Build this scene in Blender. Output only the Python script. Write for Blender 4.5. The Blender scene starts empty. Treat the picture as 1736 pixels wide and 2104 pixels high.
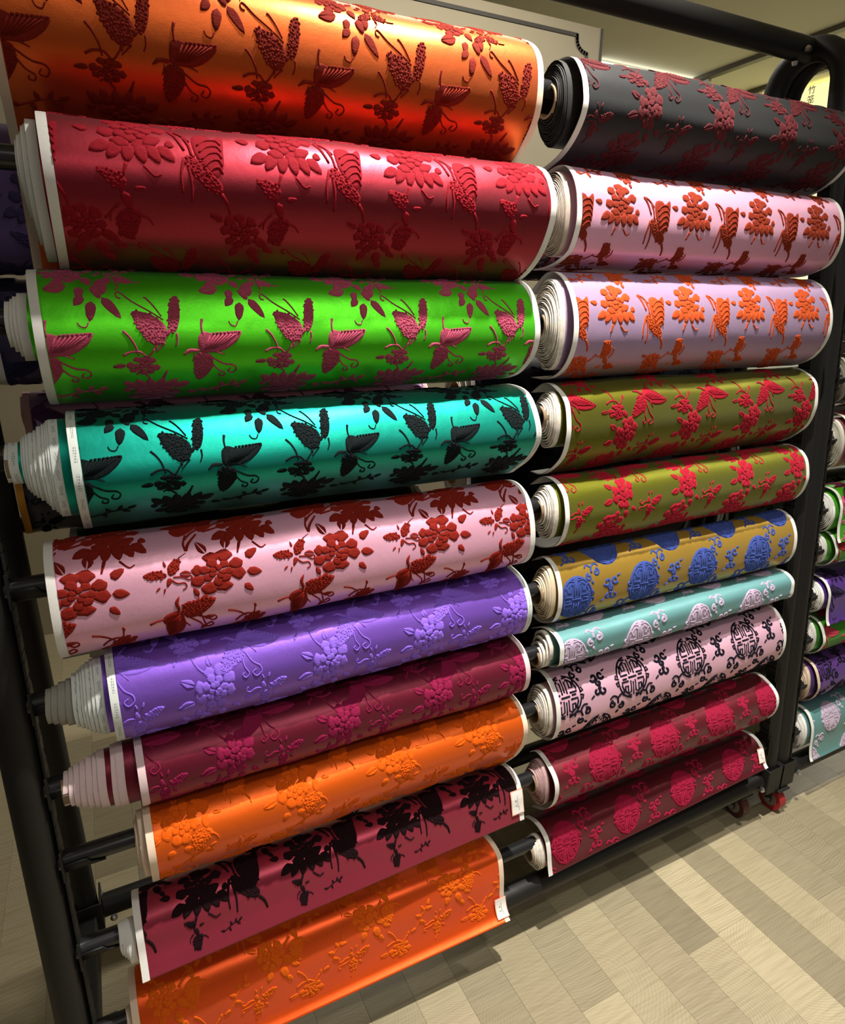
import bpy, math, random
import numpy as np
from mathutils import Matrix, Vector
random.seed(7); rng = np.random.RandomState(7)
sc = bpy.context.scene
H = 1.37                      # camera height above the floor
TH = 0.07                     # the rack's front legs lean back by this angle
CT, ST = math.cos(TH), math.sin(TH)

# ---------------------------------------------------------------- camera
RW = [[0.8931171127, -0.1349985823, 0.4290888087],
      [-0.4498214940, -0.2713523105, 0.8508986703],
      [0.0015641255, -0.9529655326, -0.3030746569]]   # world rows in camera axes (x right, y down, z forward)
cam_d = bpy.data.cameras.new('camera'); cam = bpy.data.objects.new('camera', cam_d)
sc.collection.objects.link(cam)
m = Matrix([[RW[i][0], -RW[i][1], -RW[i][2]] for i in range(3)]).to_4x4()
m.translation = Vector((0.0621, 0.0, H)); cam.matrix_world = m
cam_d.sensor_fit = 'VERTICAL'; cam_d.sensor_height = 24.0; cam_d.lens = 1331.78 / 2104 * 24.0
cam_d.clip_start = 0.02; cam_d.clip_end = 60
sc.camera = cam

# ---------------------------------------------------------------- world, lights, exposure
wd = bpy.data.worlds.new('room_light'); sc.world = wd; wd.use_nodes = True
bg = wd.node_tree.nodes['Background']; bg.inputs[0].default_value = (1.0, 0.93, 0.80, 1); bg.inputs[1].default_value = 0.125

def area(name, loc, size, power, color=(1, 0.95, 0.86), target=None, sy=None, spread=180):
    d = bpy.data.lights.new(name, 'AREA'); d.energy = power; d.color = color
    d.shape = 'RECTANGLE'; d.size = size; d.size_y = sy or size; d.spread = math.radians(spread)
    o = bpy.data.objects.new(name, d); sc.collection.objects.link(o); o.location = loc
    if target:
        o.rotation_euler = (Vector(target) - Vector(loc)).to_track_quat('-Z', 'Y').to_euler()
    return o
def spot(name, loc, target, power, angle=70, size=0.05, color=(1, 0.95, 0.87), blend=0.6):
    d = bpy.data.lights.new(name, 'SPOT'); d.energy = power; d.color = color
    d.spot_size = math.radians(angle); d.spot_blend = blend; d.shadow_soft_size = size
    o = bpy.data.objects.new(name, d); sc.collection.objects.link(o); o.location = loc
    o.rotation_euler = (Vector(target) - Vector(loc)).to_track_quat('-Z', 'Y').to_euler()
    return o
spot('ceiling_spot', (0.90, 0.62, 2.97), (0.78, 0.86, 0.2), 480, 68, 0.03, blend=1.0)
spot('accent_spot', (0.95, -0.55, 2.95), (0.80, 0.92, 0.80), 62, 46, 0.09, blend=0.8)
spot('ceiling_spot', (2.7, 0.4, 2.97), (2.5, 0.8, 0.3), 200, 84, 0.04, blend=1.0)
area('unseen_ceiling_fill', (0.6, -1.4, 2.95), 1.2, 16, target=(0.6, -1.2, 0), sy=0.3)  # weak unseen fill added in front of the rack
area('unseen_ceiling_fill', (1.5, 2.35, 2.95), 1.6, 28, target=(1.5, 2.3, 0), sy=0.3)
area('unseen_ceiling_fill', (4.4, 2.1, 2.95), 1.6, 110, target=(4.4, 2.1, 0), sy=0.4)  # added out of view; its floor bounce brightens the ceiling
sc.view_settings.view_transform = 'Standard'; sc.view_settings.look = 'None'
sc.view_settings.gamma = 1; sc.view_settings.use_curve_mapping = False
sc.view_settings.exposure = 0.0

# ---------------------------------------------------------------- helpers
def W(p):                                     # rack-leaning coordinates -> world
    p = np.asarray(p, float); o = np.empty_like(p)
    o[..., 0] = p[..., 0]; o[..., 1] = p[..., 1]*CT + p[..., 2]*ST; o[..., 2] = p[..., 2]*CT - p[..., 1]*ST + H
    return o
def Wv(x, y, z): return tuple(W(np.array([x, y, z], float)))
def srgb(c):
    c = [v/255 for v in c]
    return tuple((v/12.92 if v <= 0.04045 else ((v+0.055)/1.055)**2.4) for v in c) + (1,)
def empty(name, loc, label=None, cat=None, group=None):
    o = bpy.data.objects.new(name, None); sc.collection.objects.link(o); o.location = loc
    o.empty_display_size = 0.1
    if label: o['label'] = label
    if cat: o['category'] = cat
    if group: o['group'] = group
    return o
def tag(o, label=None, cat=None, group=None, kind=None):
    if label: o['label'] = label
    if cat: o['category'] = cat
    if group: o['group'] = group
    if kind: o['kind'] = kind
    return o
def root_loc(p):
    v = Vector((0, 0, 0))
    while p is not None: v += p.location; p = p.parent
    return v
def obj(name, verts, faces, mats, parent=None, mi=None, smooth=True, loc=None):
    """verts in world coordinates -> one linked mesh object"""
    verts = np.asarray(verts, float).reshape(-1, 3)
    if parent is not None: org = np.array(root_loc(parent)); lc = (0, 0, 0)
    else:
        org = np.array(loc) if loc is not None else np.array([(verts[:, 0].min()+verts[:, 0].max())/2, (verts[:, 1].min()+verts[:, 1].max())/2, verts[:, 2].min()])
        lc = tuple(org)
    me = bpy.data.meshes.new(name)
    me.from_pydata((verts - org).tolist(), [], faces if isinstance(faces, list) else faces.tolist())
    if not isinstance(mats, (list, tuple)): mats = [mats]
    for mm in mats: me.materials.append(mm)
    if mi is not None: me.polygons.foreach_set('material_index', np.asarray(mi, dtype=np.int32))
    if smooth: me.polygons.foreach_set('use_smooth', np.ones(len(me.polygons), dtype=bool))
    me.update()
    o = bpy.data.objects.new(name, me); sc.collection.objects.link(o)
    o.location = lc
    if parent is not None: o.parent = parent
    return o
class MB:
    def __init__(s): s.v = []; s.f = []; s.mi = []; s.n = 0
    def add(s, v, f, mi=0):
        v = np.asarray(v, float).reshape(-1, 3); s.v.append(v)
        s.f += [tuple(int(i)+s.n for i in q) for q in f]; s.mi += [mi]*len(f); s.n += len(v)
    def box(s, c, d, R=None, mi=0, bev=0.0):
        x, y, z = [v/2 for v in d]
        if bev > 0:
            b = bev; pts = []
            for zz, ins in ((-z, b), (-z+b, 0), (z-b, 0), (z, b)):
                X, Y = x-ins, y-ins
                k = b*0.7
                pts += [(-X+k, -Y, zz), (X-k, -Y, zz), (X, -Y+k, zz), (X, Y-k, zz), (X-k, Y, zz), (-X+k, Y, zz), (-X, Y-k, zz), (-X, -Y+k, zz)]
            f = [tuple(range(7, -1, -1)), tuple(range(24, 32))]
            for r in range(3):
                for i in range(8): j = (i+1) % 8; f.append((r*8+i, r*8+j, r*8+8+j, r*8+8+i))
            p = np.array(pts)
        else:
            p = np.array([(a*x, b*y, c_*z) for c_ in (-1, 1) for b in (-1, 1) for a in (-1, 1)], float)
            f = [(0, 2, 3, 1), (4, 5, 7, 6), (0, 1, 5, 4), (2, 6, 7, 3), (0, 4, 6, 2), (1, 3, 7, 5)]
        if R is not None: p = p @ np.array(R, float).T
        s.add(p + np.array(c, float), f, mi); return s
    def tube(s, path, r, n=20, cap=True, mi=0, rin=None):
        path = [np.array(p, float) for p in path]; N = len(path)
        rs = r if isinstance(r, (list, tuple, np.ndarray)) else [r]*N
        t = [path[min(i+1, N-1)] - path[max(i-1, 0)] for i in range(N)]
        t = [q/np.linalg.norm(q) for q in t]
        u = np.cross(t[0], [0, 0, 1]);
        if np.linalg.norm(u) < 0.1: u = np.cross(t[0], [0, 1, 0])
        V = []
        for i in range(N):
            u = u - t[i]*(u @ t[i]); u /= np.linalg.norm(u); w = np.cross(t[i], u)
            for k in range(n):
                a = 2*math.pi*k/n; V.append(path[i] + rs[i]*(u*math.cos(a) + w*math.sin(a)))
        f = []
        for i in range(N-1):
            for k in range(n): j = (k+1) % n; f.append((i*n+k, i*n+j, (i+1)*n+j, (i+1)*n+k))
        if cap: f.append(tuple(range(n-1, -1, -1))); f.append(tuple(range((N-1)*n, N*n)))
        s.add(V, f, mi); return s
    def ring(s, c, ax, r0, r1, h, n=32, mi=0):     # annular tube of length h along ax
        ax = np.array(ax, float); ax /= np.linalg.norm(ax)
        u = np.cross(ax, [0, 0, 1]); u = u/np.linalg.norm(u) if np.linalg.norm(u) > .1 else np.array([1., 0, 0]); w = np.cross(ax, u)
        V = []
        for (rr, hh) in ((r0, -h/2), (r1, -h/2), (r1, h/2), (r0, h/2)):
            for k in range(n):
                a = 2*math.pi*k/n; V.append(np.array(c)+ax*hh+rr*(u*math.cos(a)+w*math.sin(a)))
        f = []
        for q in range(4):
            for k in range(n): j = (k+1) % n; q2 = (q+1) % 4; f.append((q*n+k, q*n+j, q2*n+j, q2*n+k))
        s.add(V, f, mi); return s
    def build(s, name, mats, parent=None, smooth=True, loc=None):
        o = obj(name, np.vstack(s.v), s.f, mats, parent, s.mi, smooth, loc)
        if smooth:
            try:
                with bpy.context.temp_override(object=o, active_object=o, selected_objects=[o], selected_editable_objects=[o]):
                    bpy.ops.object.shade_auto_smooth(angle=math.radians(38))
            except Exception:
                pass
        return o
# auto smooth without operators: flat faces for boxes, smooth for tubes
def build(mb, name, mats, parent=None, smooth=True, loc=None):
    o = obj(name, np.vstack(mb.v), mb.f, mats, parent, mb.mi, smooth, loc)
    if smooth: o.data.set_sharp_from_angle(angle=math.radians(40))
    return o

# ---------------------------------------------------------------- materials
def new_mat(name):
    mt = bpy.data.materials.new(name); mt.use_nodes = True
    nt = mt.node_tree; b = nt.nodes['Principled BSDF']; return mt, nt, b
def simple(name, col, rough=0.5, metal=0.0, noise=0.0, nscale=20, bump=0.0, coat=0.0, spec=0.5):
    mt, nt, b = new_mat(name); c = srgb(col)
    b.inputs['Base Color'].default_value = c; b.inputs['Roughness'].default_value = rough
    b.inputs['Metallic'].default_value = metal; b.inputs['Coat Weight'].default_value = coat
    b.inputs['Specular IOR Level'].default_value = spec
    if noise or bump:
        tc = nt.nodes.new('ShaderNodeTexCoord'); n = nt.nodes.new('ShaderNodeTexNoise')
        n.inputs['Scale'].default_value = nscale; n.inputs['Detail'].default_value = 6
        nt.links.new(tc.outputs['Object'], n.inputs['Vector'])
        if noise:
            mx = nt.nodes.new('ShaderNodeMix'); mx.data_type = 'RGBA'
            mx.inputs['A'].default_value = tuple(v*(1-noise) for v in c[:3])+(1,)
            mx.inputs['B'].default_value = tuple(min(1, v*(1+noise)) for v in c[:3])+(1,)
            nt.links.new(n.outputs['Fac'], mx.inputs['Factor']); nt.links.new(mx.outputs['Result'], b.inputs['Base Color'])
        if bump:
            bp = nt.nodes.new('ShaderNodeBump'); bp.inputs['Strength'].default_value = bump; bp.inputs['Distance'].default_value = 0.002
            nt.links.new(n.outputs['Fac'], bp.inputs['Height']); nt.links.new(bp.outputs['Normal'], b.inputs['Normal'])
    return mt
def satin(name, col, metal=0.55, rough=0.4):
    """woven satin: coloured gloss, fine weft threads in relief"""
    mt, nt, b = new_mat(name); c = srgb(col)
    b.inputs['Roughness'].default_value = rough; b.inputs['Metallic'].default_value = metal
    b.inputs['Sheen Weight'].default_value = 0.1
    tc = nt.nodes.new('ShaderNodeTexCoord'); mp = nt.nodes.new('ShaderNodeMapping')
    mp.inputs['Scale'].default_value = (300, 1400, 1400)
    n = nt.nodes.new('ShaderNodeTexNoise'); n.inputs['Scale'].default_value = 1; n.inputs['Detail'].default_value = 2
    nt.links.new(tc.outputs['Object'], mp.inputs[0]); nt.links.new(mp.outputs[0], n.inputs['Vector'])
    n2 = nt.nodes.new('ShaderNodeTexNoise'); n2.inputs['Scale'].default_value = 14; n2.inputs['Detail'].default_value = 4
    nt.links.new(tc.outputs['Object'], n2.inputs['Vector'])
    mx = nt.nodes.new('ShaderNodeMix'); mx.data_type = 'RGBA'
    mx.inputs['A'].default_value = tuple(v*0.82 for v in c[:3])+(1,); mx.inputs['B'].default_value = tuple(min(1, v*1.15) for v in c[:3])+(1,)
    ad = nt.nodes.new('ShaderNodeMath'); ad.operation = 'MULTIPLY_ADD'; ad.inputs[1].default_value = 0.6
    nt.links.new(n.outputs['Fac'], ad.inputs[0])
    ml = nt.nodes.new('ShaderNodeMath'); ml.operation = 'MULTIPLY'; ml.inputs[1].default_value = 0.4
    nt.links.new(n2.outputs['Fac'], ml.inputs[0]); nt.links.new(ml.outputs[0], ad.inputs[2])
    nt.links.new(ad.outputs[0], mx.inputs['Factor']); nt.links.new(mx.outputs['Result'], b.inputs['Base Color'])
    bp = nt.nodes.new('ShaderNodeBump'); bp.inputs['Strength'].default_value = 0.25; bp.inputs['Distance'].default_value = 0.0004
    nt.links.new(n.outputs['Fac'], bp.inputs['Height'])
    bp2 = nt.nodes.new('ShaderNodeBump'); bp2.inputs['Strength'].default_value = 0.35; bp2.inputs['Distance'].default_value = 0.004
    nt.links.new(n2.outputs['Fac'], bp2.inputs['Height']); nt.links.new(bp.outputs['Normal'], bp2.inputs['Normal'])
    nt.links.new(bp2.outputs['Normal'], b.inputs['Normal'])
    return mt
def velvet(name, col, tint, sheen=1.0):
    mt, nt, b = new_mat(name); c = srgb(col)
    b.inputs['Roughness'].default_value = 0.85; b.inputs['Specular IOR Level'].default_value = 0.15
    b.inputs['Sheen Weight'].default_value = sheen; b.inputs['Sheen Roughness'].default_value = 0.35
    b.inputs['Sheen Tint'].default_value = srgb(tint)
    tc = nt.nodes.new('ShaderNodeTexCoord'); mp = nt.nodes.new('ShaderNodeMapping'); mp.inputs['Scale'].default_value = (220, 900, 900)
    n = nt.nodes.new('ShaderNodeTexNoise'); n.inputs['Scale'].default_value = 1; n.inputs['Detail'].default_value = 3
    nt.links.new(tc.outputs['Object'], mp.inputs[0]); nt.links.new(mp.outputs[0], n.inputs['Vector'])
    mx = nt.nodes.new('ShaderNodeMix'); mx.data_type = 'RGBA'
    mx.inputs['A'].default_value = tuple(v*0.6 for v in c[:3])+(1,); mx.inputs['B'].default_value = tuple(min(1, v*1.35) for v in c[:3])+(1,)
    nt.links.new(n.outputs['Fac'], mx.inputs['Factor']); nt.links.new(mx.outputs['Result'], b.inputs['Base Color'])
    bp = nt.nodes.new('ShaderNodeBump'); bp.inputs['Strength'].default_value = 0.8; bp.inputs['Distance'].default_value = 0.0008
    nt.links.new(n.outputs['Fac'], bp.inputs['Height']); nt.links.new(bp.outputs['Normal'], b.inputs['Normal'])
    return mt
def emit(name, col, s):
    mt, nt, b = new_mat(name)
    b.inputs['Base Color'].default_value = srgb(col); b.inputs['Emission Color'].default_value = srgb(col); b.inputs['Emission Strength'].default_value = s
    return mt
M_black = simple('black_powder_coat', (26, 25, 24), 0.5, 0.0, bump=0.04, nscale=400, spec=0.35)
M_bar = simple('black_glossy_bar', (30, 30, 32), 0.26, 0.0, coat=0.25)
M_bolt = simple('zinc_bolt', (190, 190, 185), 0.3, 0.9)
M_red = simple('red_wheel_rubber', (150, 34, 38), 0.4)
M_hub = simple('grey_wheel_hub', (150, 145, 130), 0.35, 0.6)
M_card = simple('kraft_cardboard', (165, 140, 110), 0.8, noise=0.15)
M_darktube = simple('dark_cardboard', (60, 48, 40), 0.7, noise=0.15)
M_tag = simple('white_price_card', (240, 236, 230), 0.5)
M_tagrim = simple('peach_card_edge', (235, 160, 130), 0.5)
M_ink = simple('grey_ink', (110, 115, 130), 0.7)
def selvedge_mat(name, col, printed=False):
    mt, nt, b = new_mat(name); c = srgb(col); b.inputs['Roughness'].default_value = 0.75; b.inputs['Sheen Weight'].default_value = 0.2
    tc = nt.nodes.new('ShaderNodeTexCoord'); n = nt.nodes.new('ShaderNodeTexNoise'); n.inputs['Scale'].default_value = 500
    nt.links.new(tc.outputs['Object'], n.inputs['Vector'])
    mx = nt.nodes.new('ShaderNodeMix'); mx.data_type = 'RGBA'; mx.inputs['A'].default_value = tuple(v*.85 for v in c[:3])+(1,); mx.inputs['B'].default_value = c
    nt.links.new(n.outputs['Fac'], mx.inputs['Factor']); out = mx.outputs['Result']
    if printed:   # faint grey woven lettering that runs along the strip
        uv = nt.nodes.new('ShaderNodeUVMap'); sp = nt.nodes.new('ShaderNodeSeparateXYZ'); nt.links.new(uv.outputs[0], sp.inputs[0])
        def M(op, a, b_=None, c_=None):
            q = nt.nodes.new('ShaderNodeMath'); q.operation = op
            for i, v in enumerate((a, b_, c_)):
                if v is None: continue
                if isinstance(v, (int, float)): q.inputs[i].default_value = v
                else: nt.links.new(v, q.inputs[i])
            return q.outputs[0]
        u, v = sp.outputs[0], sp.outputs[1]            # u across 0..1, v metres along
        word = M('LESS_THAN', M('FRACT', M('MULTIPLY', v, 1/0.036)), 0.62)
        lett = M('GREATER_THAN', M('FRACT', M('MULTIPLY', v, 1/0.0038)), 0.33)
        mid = M('MULTIPLY', M('GREATER_THAN', u, 0.36), M('LESS_THAN', u, 0.72))
        hole = M('GREATER_THAN', M('ABSOLUTE', M('SUBTRACT', M('FRACT', M('ADD', M('MULTIPLY', u, 4.0), M('MULTIPLY', v, 61))), 0.5)), 0.16)
        fac = M('MULTIPLY', M('MULTIPLY', M('MULTIPLY', word, lett), M('MULTIPLY', mid, hole)), 0.6)
        m2 = nt.nodes.new('ShaderNodeMix'); m2.data_type = 'RGBA'; m2.inputs['B'].default_value = srgb((70, 85, 90))
        nt.links.new(out, m2.inputs['A']); nt.links.new(fac, m2.inputs['Factor']); out = m2.outputs['Result']
    nt.links.new(out, b.inputs['Base Color'])
    return mt
M_selv = selvedge_mat('white_selvedge', (232, 230, 224))
M_coreedge = simple('worn_white_edge', (214, 206, 194), .8, noise=.42, nscale=110)
M_selvp = selvedge_mat('printed_selvedge', (222, 228, 224), True)
M_selvpink = selvedge_mat('pink_white_selvedge', (232, 205, 208))
M_selvor = selvedge_mat('cream_selvedge', (240, 215, 190))
M_selvdark = selvedge_mat('orange_selvedge', (235, 120, 60))

# ---------------------------------------------------------------- structure: floor
XE = [1.171 + 0.0975*k for k in range(-32, 34)]
def wood(name, near):
    mt, nt, b = new_mat(name); b.inputs['Roughness'].default_value = 0.42; b.inputs['Specular IOR Level'].default_value = 0.4
    oi = nt.nodes.new('ShaderNodeObjectInfo'); tc = nt.nodes.new('ShaderNodeTexCoord')
    def N(t, **k):
        q = nt.nodes.new(t)
        for a, v in k.items(): setattr(q, a, v)
        return q
    def MM(op, x, y=None, z=None):
        q = N('ShaderNodeMath', operation=op)
        for i, v in enumerate((x, y, z)):
            if v is None: continue
            if isinstance(v, (int, float)): q.inputs[i].default_value = v
            else: nt.links.new(v, q.inputs[i])
        return q.outputs[0]
    rnd = oi.outputs['Random']; r1 = MM('FRACT', MM('MULTIPLY', rnd, 17.3)); r2_ = MM('FRACT', MM('MULTIPLY', rnd, 91.7))
    cmb = N('ShaderNodeCombineXYZ'); nt.links.new(MM('MULTIPLY', MM('SUBTRACT', r1, .5), .34), cmb.inputs[0]); nt.links.new(MM('MULTIPLY', MM('SUBTRACT', r2_, .5), .55), cmb.inputs[1])
    add = N('ShaderNodeVectorMath', operation='SUBTRACT'); nt.links.new(tc.outputs['Object'], add.inputs[0]); nt.links.new(cmb.outputs[0], add.inputs[1])
    off = N('ShaderNodeVectorMath', operation='ADD'); nt.links.new(tc.outputs['Object'], off.inputs[0])
    cm2 = N('ShaderNodeCombineXYZ'); nt.links.new(MM('MULTIPLY', rnd, 53.0), cm2.inputs[0]); nt.links.new(MM('MULTIPLY', r1, 9.0), cm2.inputs[2]); nt.links.new(cm2.outputs[0], off.inputs[1])
    n0 = N('ShaderNodeTexNoise'); n0.inputs['Scale'].default_value = 4.5; n0.inputs['Detail'].default_value = 3; nt.links.new(off.outputs[0], n0.inputs['Vector'])
    n1 = N('ShaderNodeTexNoise'); n1.inputs['Scale'].default_value = 70; n1.inputs['Detail'].default_value = 5; nt.links.new(off.outputs[0], n1.inputs['Vector'])
    ln = N('ShaderNodeVectorMath', operation='LENGTH'); nt.links.new(add.outputs[0], ln.inputs[0])
    dd = MM('ADD', MM('MULTIPLY', ln.outputs['Value'], MM('ADD', 105.0, MM('MULTIPLY', r1, 110.0))), MM('ADD', MM('MULTIPLY', n0.outputs['Fac'], 9.0), MM('MULTIPLY', n1.outputs['Fac'], .7)))
    fr = N('ShaderNodeMath', operation='PINGPONG'); fr.inputs[1].default_value = 0.5; nt.links.new(dd, fr.inputs[0])
    rp = N('ShaderNodeValToRGB'); e = rp.color_ramp.elements
    e[0].position = 0.0; e[0].color = srgb((126, 115, 92)); e[1].position = 1.0; e[1].color = srgb((164, 154, 127))
    q = e.new(0.4); q.color = srgb((153, 143, 116))
    m2 = N('ShaderNodeMath', operation='MULTIPLY'); m2.inputs[1].default_value = 2.0; nt.links.new(fr.outputs[0], m2.inputs[0]); nt.links.new(MM('ADD', MM('MULTIPLY', m2.outputs[0], MM('ADD', .26, MM('MULTIPLY', r2_, .6))), MM('ADD', .12, MM('MULTIPLY', n0.outputs['Fac'], .55))), rp.inputs[0])
    # cross saw marks
    wv = N('ShaderNodeTexNoise'); mp = N('ShaderNodeMapping'); mp.inputs['Rotation'].default_value = (0, 0, 0.6); mp.inputs['Scale'].default_value = (12, 260, 1)
    nt.links.new(off.outputs[0], mp.inputs[0]); nt.links.new(mp.outputs[0], wv.inputs['Vector']); wv.inputs['Scale'].default_value = 1; wv.inputs['Detail'].default_value = 3
    mxa = N('ShaderNodeMix', data_type='RGBA', blend_type='MULTIPLY'); mxa.inputs['Factor'].default_value = 1
    r2 = N('ShaderNodeValToRGB'); r2.color_ramp.elements[0].position = 0.3; r2.color_ramp.elements[0].color = (.80, .79, .76, 1); r2.color_ramp.elements[1].position = 0.6; r2.color_ramp.elements[1].color = (1, 1, 1, 1)
    nt.links.new(wv.outputs['Fac'], r2.inputs[0]); nt.links.new(rp.outputs[0], mxa.inputs['A']); nt.links.new(r2.outputs[0], mxa.inputs['B'])
    mxb = N('ShaderNodeMix', data_type='RGBA', blend_type='MULTIPLY'); mxb.inputs['Factor'].default_value = 1
    nt.links.new(mxa.outputs['Result'], mxb.inputs['A']); nt.links.new(oi.outputs['Color'], mxb.inputs['B'])
    nt.links.new(mxb.outputs['Result'], b.inputs['Base Color'])
    bp = N('ShaderNodeBump'); bp.inputs['Strength'].default_value = 0.15; bp.inputs['Distance'].default_value = 0.001
    nt.links.new(fr.outputs[0], bp.inputs['Height']); nt.links.new(bp.outputs['Normal'], b.inputs['Normal'])
    return mt
M_wood = wood('grey_beige_end_grain_laminate', True)
fl = empty('floor', (1.2, 1.0, 0)); fl['kind'] = 'structure'
sub = MB(); sub.box((1.5, 1.2, -0.016), (7.6, 5.4, 0.02)); build(sub, 'subfloor', simple('dark_joint', (70, 60, 45), 0.8), fl, smooth=False)
pm = {}
def plank(x0, x1, y0, y1, shade):
    key = round(y1-y0, 3)
    if key not in pm:
        b_ = MB(); b_.box((0, 0, -0.003), (0.0975-0.0003, y1-y0-0.0003, 0.006), bev=0.0003)
        me = bpy.data.meshes.new('plank'); me.from_pydata(np.vstack(b_.v).tolist(), [], b_.f); me.materials.append(M_wood); pm[key] = me
    o = bpy.data.objects.new('plank', pm[key]); sc.collection.objects.link(o); o.parent = fl
    o.location = ((x0+x1)/2-1.2, (y0+y1)/2-1.0, 0); o.color = (shade, shade*0.99, shade*0.97, 1)
joint = {0: 0.698, -1: 0.692, -5: 0.925, -4: 0.1, 1: -0.2, 2: 0.35, 3: 0.05, -2: 0.25, -3: 0.5}
shades = {(-1, 1): 0.74, (-5, 0): 0.80, (-6, 1): 0.80, (2, 1): 0.82, (4, 0): 0.80}
cnt = 0
todo = []
for k in range(-22, 33):
    x0 = 1.171 + 0.0975*k; x1 = x0+0.0975
    L = 0.6; j0 = joint.get(k, random.choice([0, .12, .3, .42, .51])+random.random()*.05)
    ylo, yhi = (-0.4, 2.6) if x0 < 1.2 else (-0.2, 2.0)
    if x0 > 3.2: ylo, yhi = 0.4, 2.8
    n0 = math.floor((ylo-j0)/L); n1 = math.ceil((yhi-j0)/L)
    for q in range(n0, n1):
        ya, yb = j0+q*L, j0+(q+1)*L
        sh = random.choice([0.78, 0.88, 1.0, 1.08, 1.16])*(0.98+0.04*random.random())
        if k == -1 and abs(ya-0.698) < .01 or (k == -1 and ya < 0.9 < yb): sh = 0.64
        if k == 0: sh = 1.15
        if k in (1, 4) and 0.2 < ya < 1.0: sh = 0.74
        todo.append((x0, x1, ya, yb, sh)); cnt += 1
todo.sort(key=lambda q: (((q[0]+q[1])/2-0.5)**2+((q[2]+q[3])/2-0.7)**2))     # nearest planks first
for q in todo[:290]: plank(*q)
b = MB()
for x0, x1, ya, yb_, sh in todo[290:]: b.box(((x0+x1)/2, (ya+yb_)/2, -.003), (.0972, yb_-ya-.0003, .006))
far = build(b, 'far_planks', M_wood, fl, smooth=False); far['kind'] = 'stuff'
# ---------------------------------------------------------------- structure: walls, ceiling, trims
M_wall = simple('beige_painted_wall', (158, 148, 124), 0.8, noise=0.05, nscale=8, bump=0.05)
M_ceil = simple('greige_ceiling_paint', (228, 224, 198), 0.85, noise=0.03, nscale=6)
M_line = simple('dark_inlay', (58, 54, 46), 0.6)
def stru(o): o['kind'] = 'structure'; return o
CZ = H+1.63
b = MB(); b.box((3.0, 1.6, CZ+0.03), (9.6, 6.4, 0.06)); stru(build(b, 'ceiling', M_ceil, smooth=False))
b = MB(); b.box((3.0, 4.85, CZ/2), (9.6, 0.1, CZ)); stru(build(b, 'wall_back', M_wall, smooth=False))
b = MB(); b.box((7.85, 1.6, CZ/2), (0.1, 6.4, CZ)); stru(build(b, 'wall_right', M_wall, smooth=False))
# freestanding display panel behind the rack, with a dark inlaid line and a notched corner
PT = H+1.318
pn = empty('display_panel', (0.3, 3.05, 0), 'tall beige display panel with dark inlaid border behind the rack', 'panel')
b = MB(); b.box((0.28, 3.05, PT/2), (4.6, 0.1, PT), bev=0.002); build(b, 'board', M_wall, pn, smooth=False)
b = MB()
def strip_line(pts, w=0.016, y=2.9985):
    for p, q in zip(pts[:-1], pts[1:]):
        d = np.array([q[0]-p[0], q[1]-p[1]]); L = np.hypot(*d); a = math.atan2(d[1], d[0])
        R = np.array([[math.cos(a), 0, -math.sin(a)], [0, 1, 0], [math.sin(a), 0, math.cos(a)]])
        b.box(((p[0]+q[0])/2, y, (p[1]+q[1])/2), (L+w*.6, 0.006, w), R)
z1 = H+1.267; xr = 2.42
arc = [(xr+0.07-0.07*math.cos(t)-0.0, z1-0.015-0.055*math.sin(t)) for t in np.linspace(0, 1.5, 7)]
strip_line([(-1.8, z1), (xr, z1), (xr, z1-0.015)] + arc + [(xr+0.085, 0.3)])
strip_line([(2.574, PT-0.005), (2.574, 0.02)], 0.012)
build(b, 'inlay_line', M_line, pn, smooth=False)
# ceiling strip light, ceiling tracks
t = empty('ceiling_strip_light', (3.95, 4.12, CZ-0.03), 'bright white linear strip light on the ceiling beyond the rack', 'light')
b = MB(); b.box((3.95, 4.12, CZ-0.03), (0.93, 0.035, 0.03), bev=0.004); build(b, 'diffuser', emit('strip_light_glow', (255, 255, 250), 3.0), t, smooth=False)
b = MB(); b.box((3.95, 4.145, CZ-0.012), (0.96, 0.06, 0.024), bev=0.003); build(b, 'housing', simple('white_housing', (215, 215, 200), 0.5), t, smooth=False)
M_track = simple('grey_track', (98, 94, 78), 0.5)
b = MB(); b.box((4.42, 3.1, CZ-0.015), (0.055, 2.0, 0.03), bev=0.003); b.box((4.46, 3.1, CZ-0.012), (0.02, 2.0, 0.024)); tag(build(b, 'lighting_track', M_track, smooth=False), 'dark lighting track on the ceiling nearest above the rack end', 'light track')
b = MB(); b.box((5.04, 3.4, CZ-0.015), (0.05, 1.5, 0.03), bev=0.003); tag(build(b, 'lighting_track', M_track, smooth=False), 'second dark lighting track on the ceiling, beyond the first', 'light track')
def track_head(x, y, lab):
    t = empty('track_spotlight', (x, y, CZ-0.03), lab, 'light')
    b = MB(); b.box((x, y, CZ-0.04), (0.03, 0.08, 0.02), bev=.003); build(b, 'adapter', M_tag, t, smooth=False)
    b = MB(); b.tube([(x, y, CZ-.05), (x, y, CZ-.09)], 0.008, 10); build(b, 'stem', M_tag, t)
    b = MB(); b.tube([(x, y-.05, CZ-.10), (x, y+.05, CZ-.13)], [0.03, 0.034], 18); build(b, 'lamp_head', M_tag, t)
track_head(4.44, 4.02, 'small white track spotlight at the far end of the nearer ceiling track')
track_head(5.04, 4.05, 'small white track spotlight on the farther ceiling track')
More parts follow.
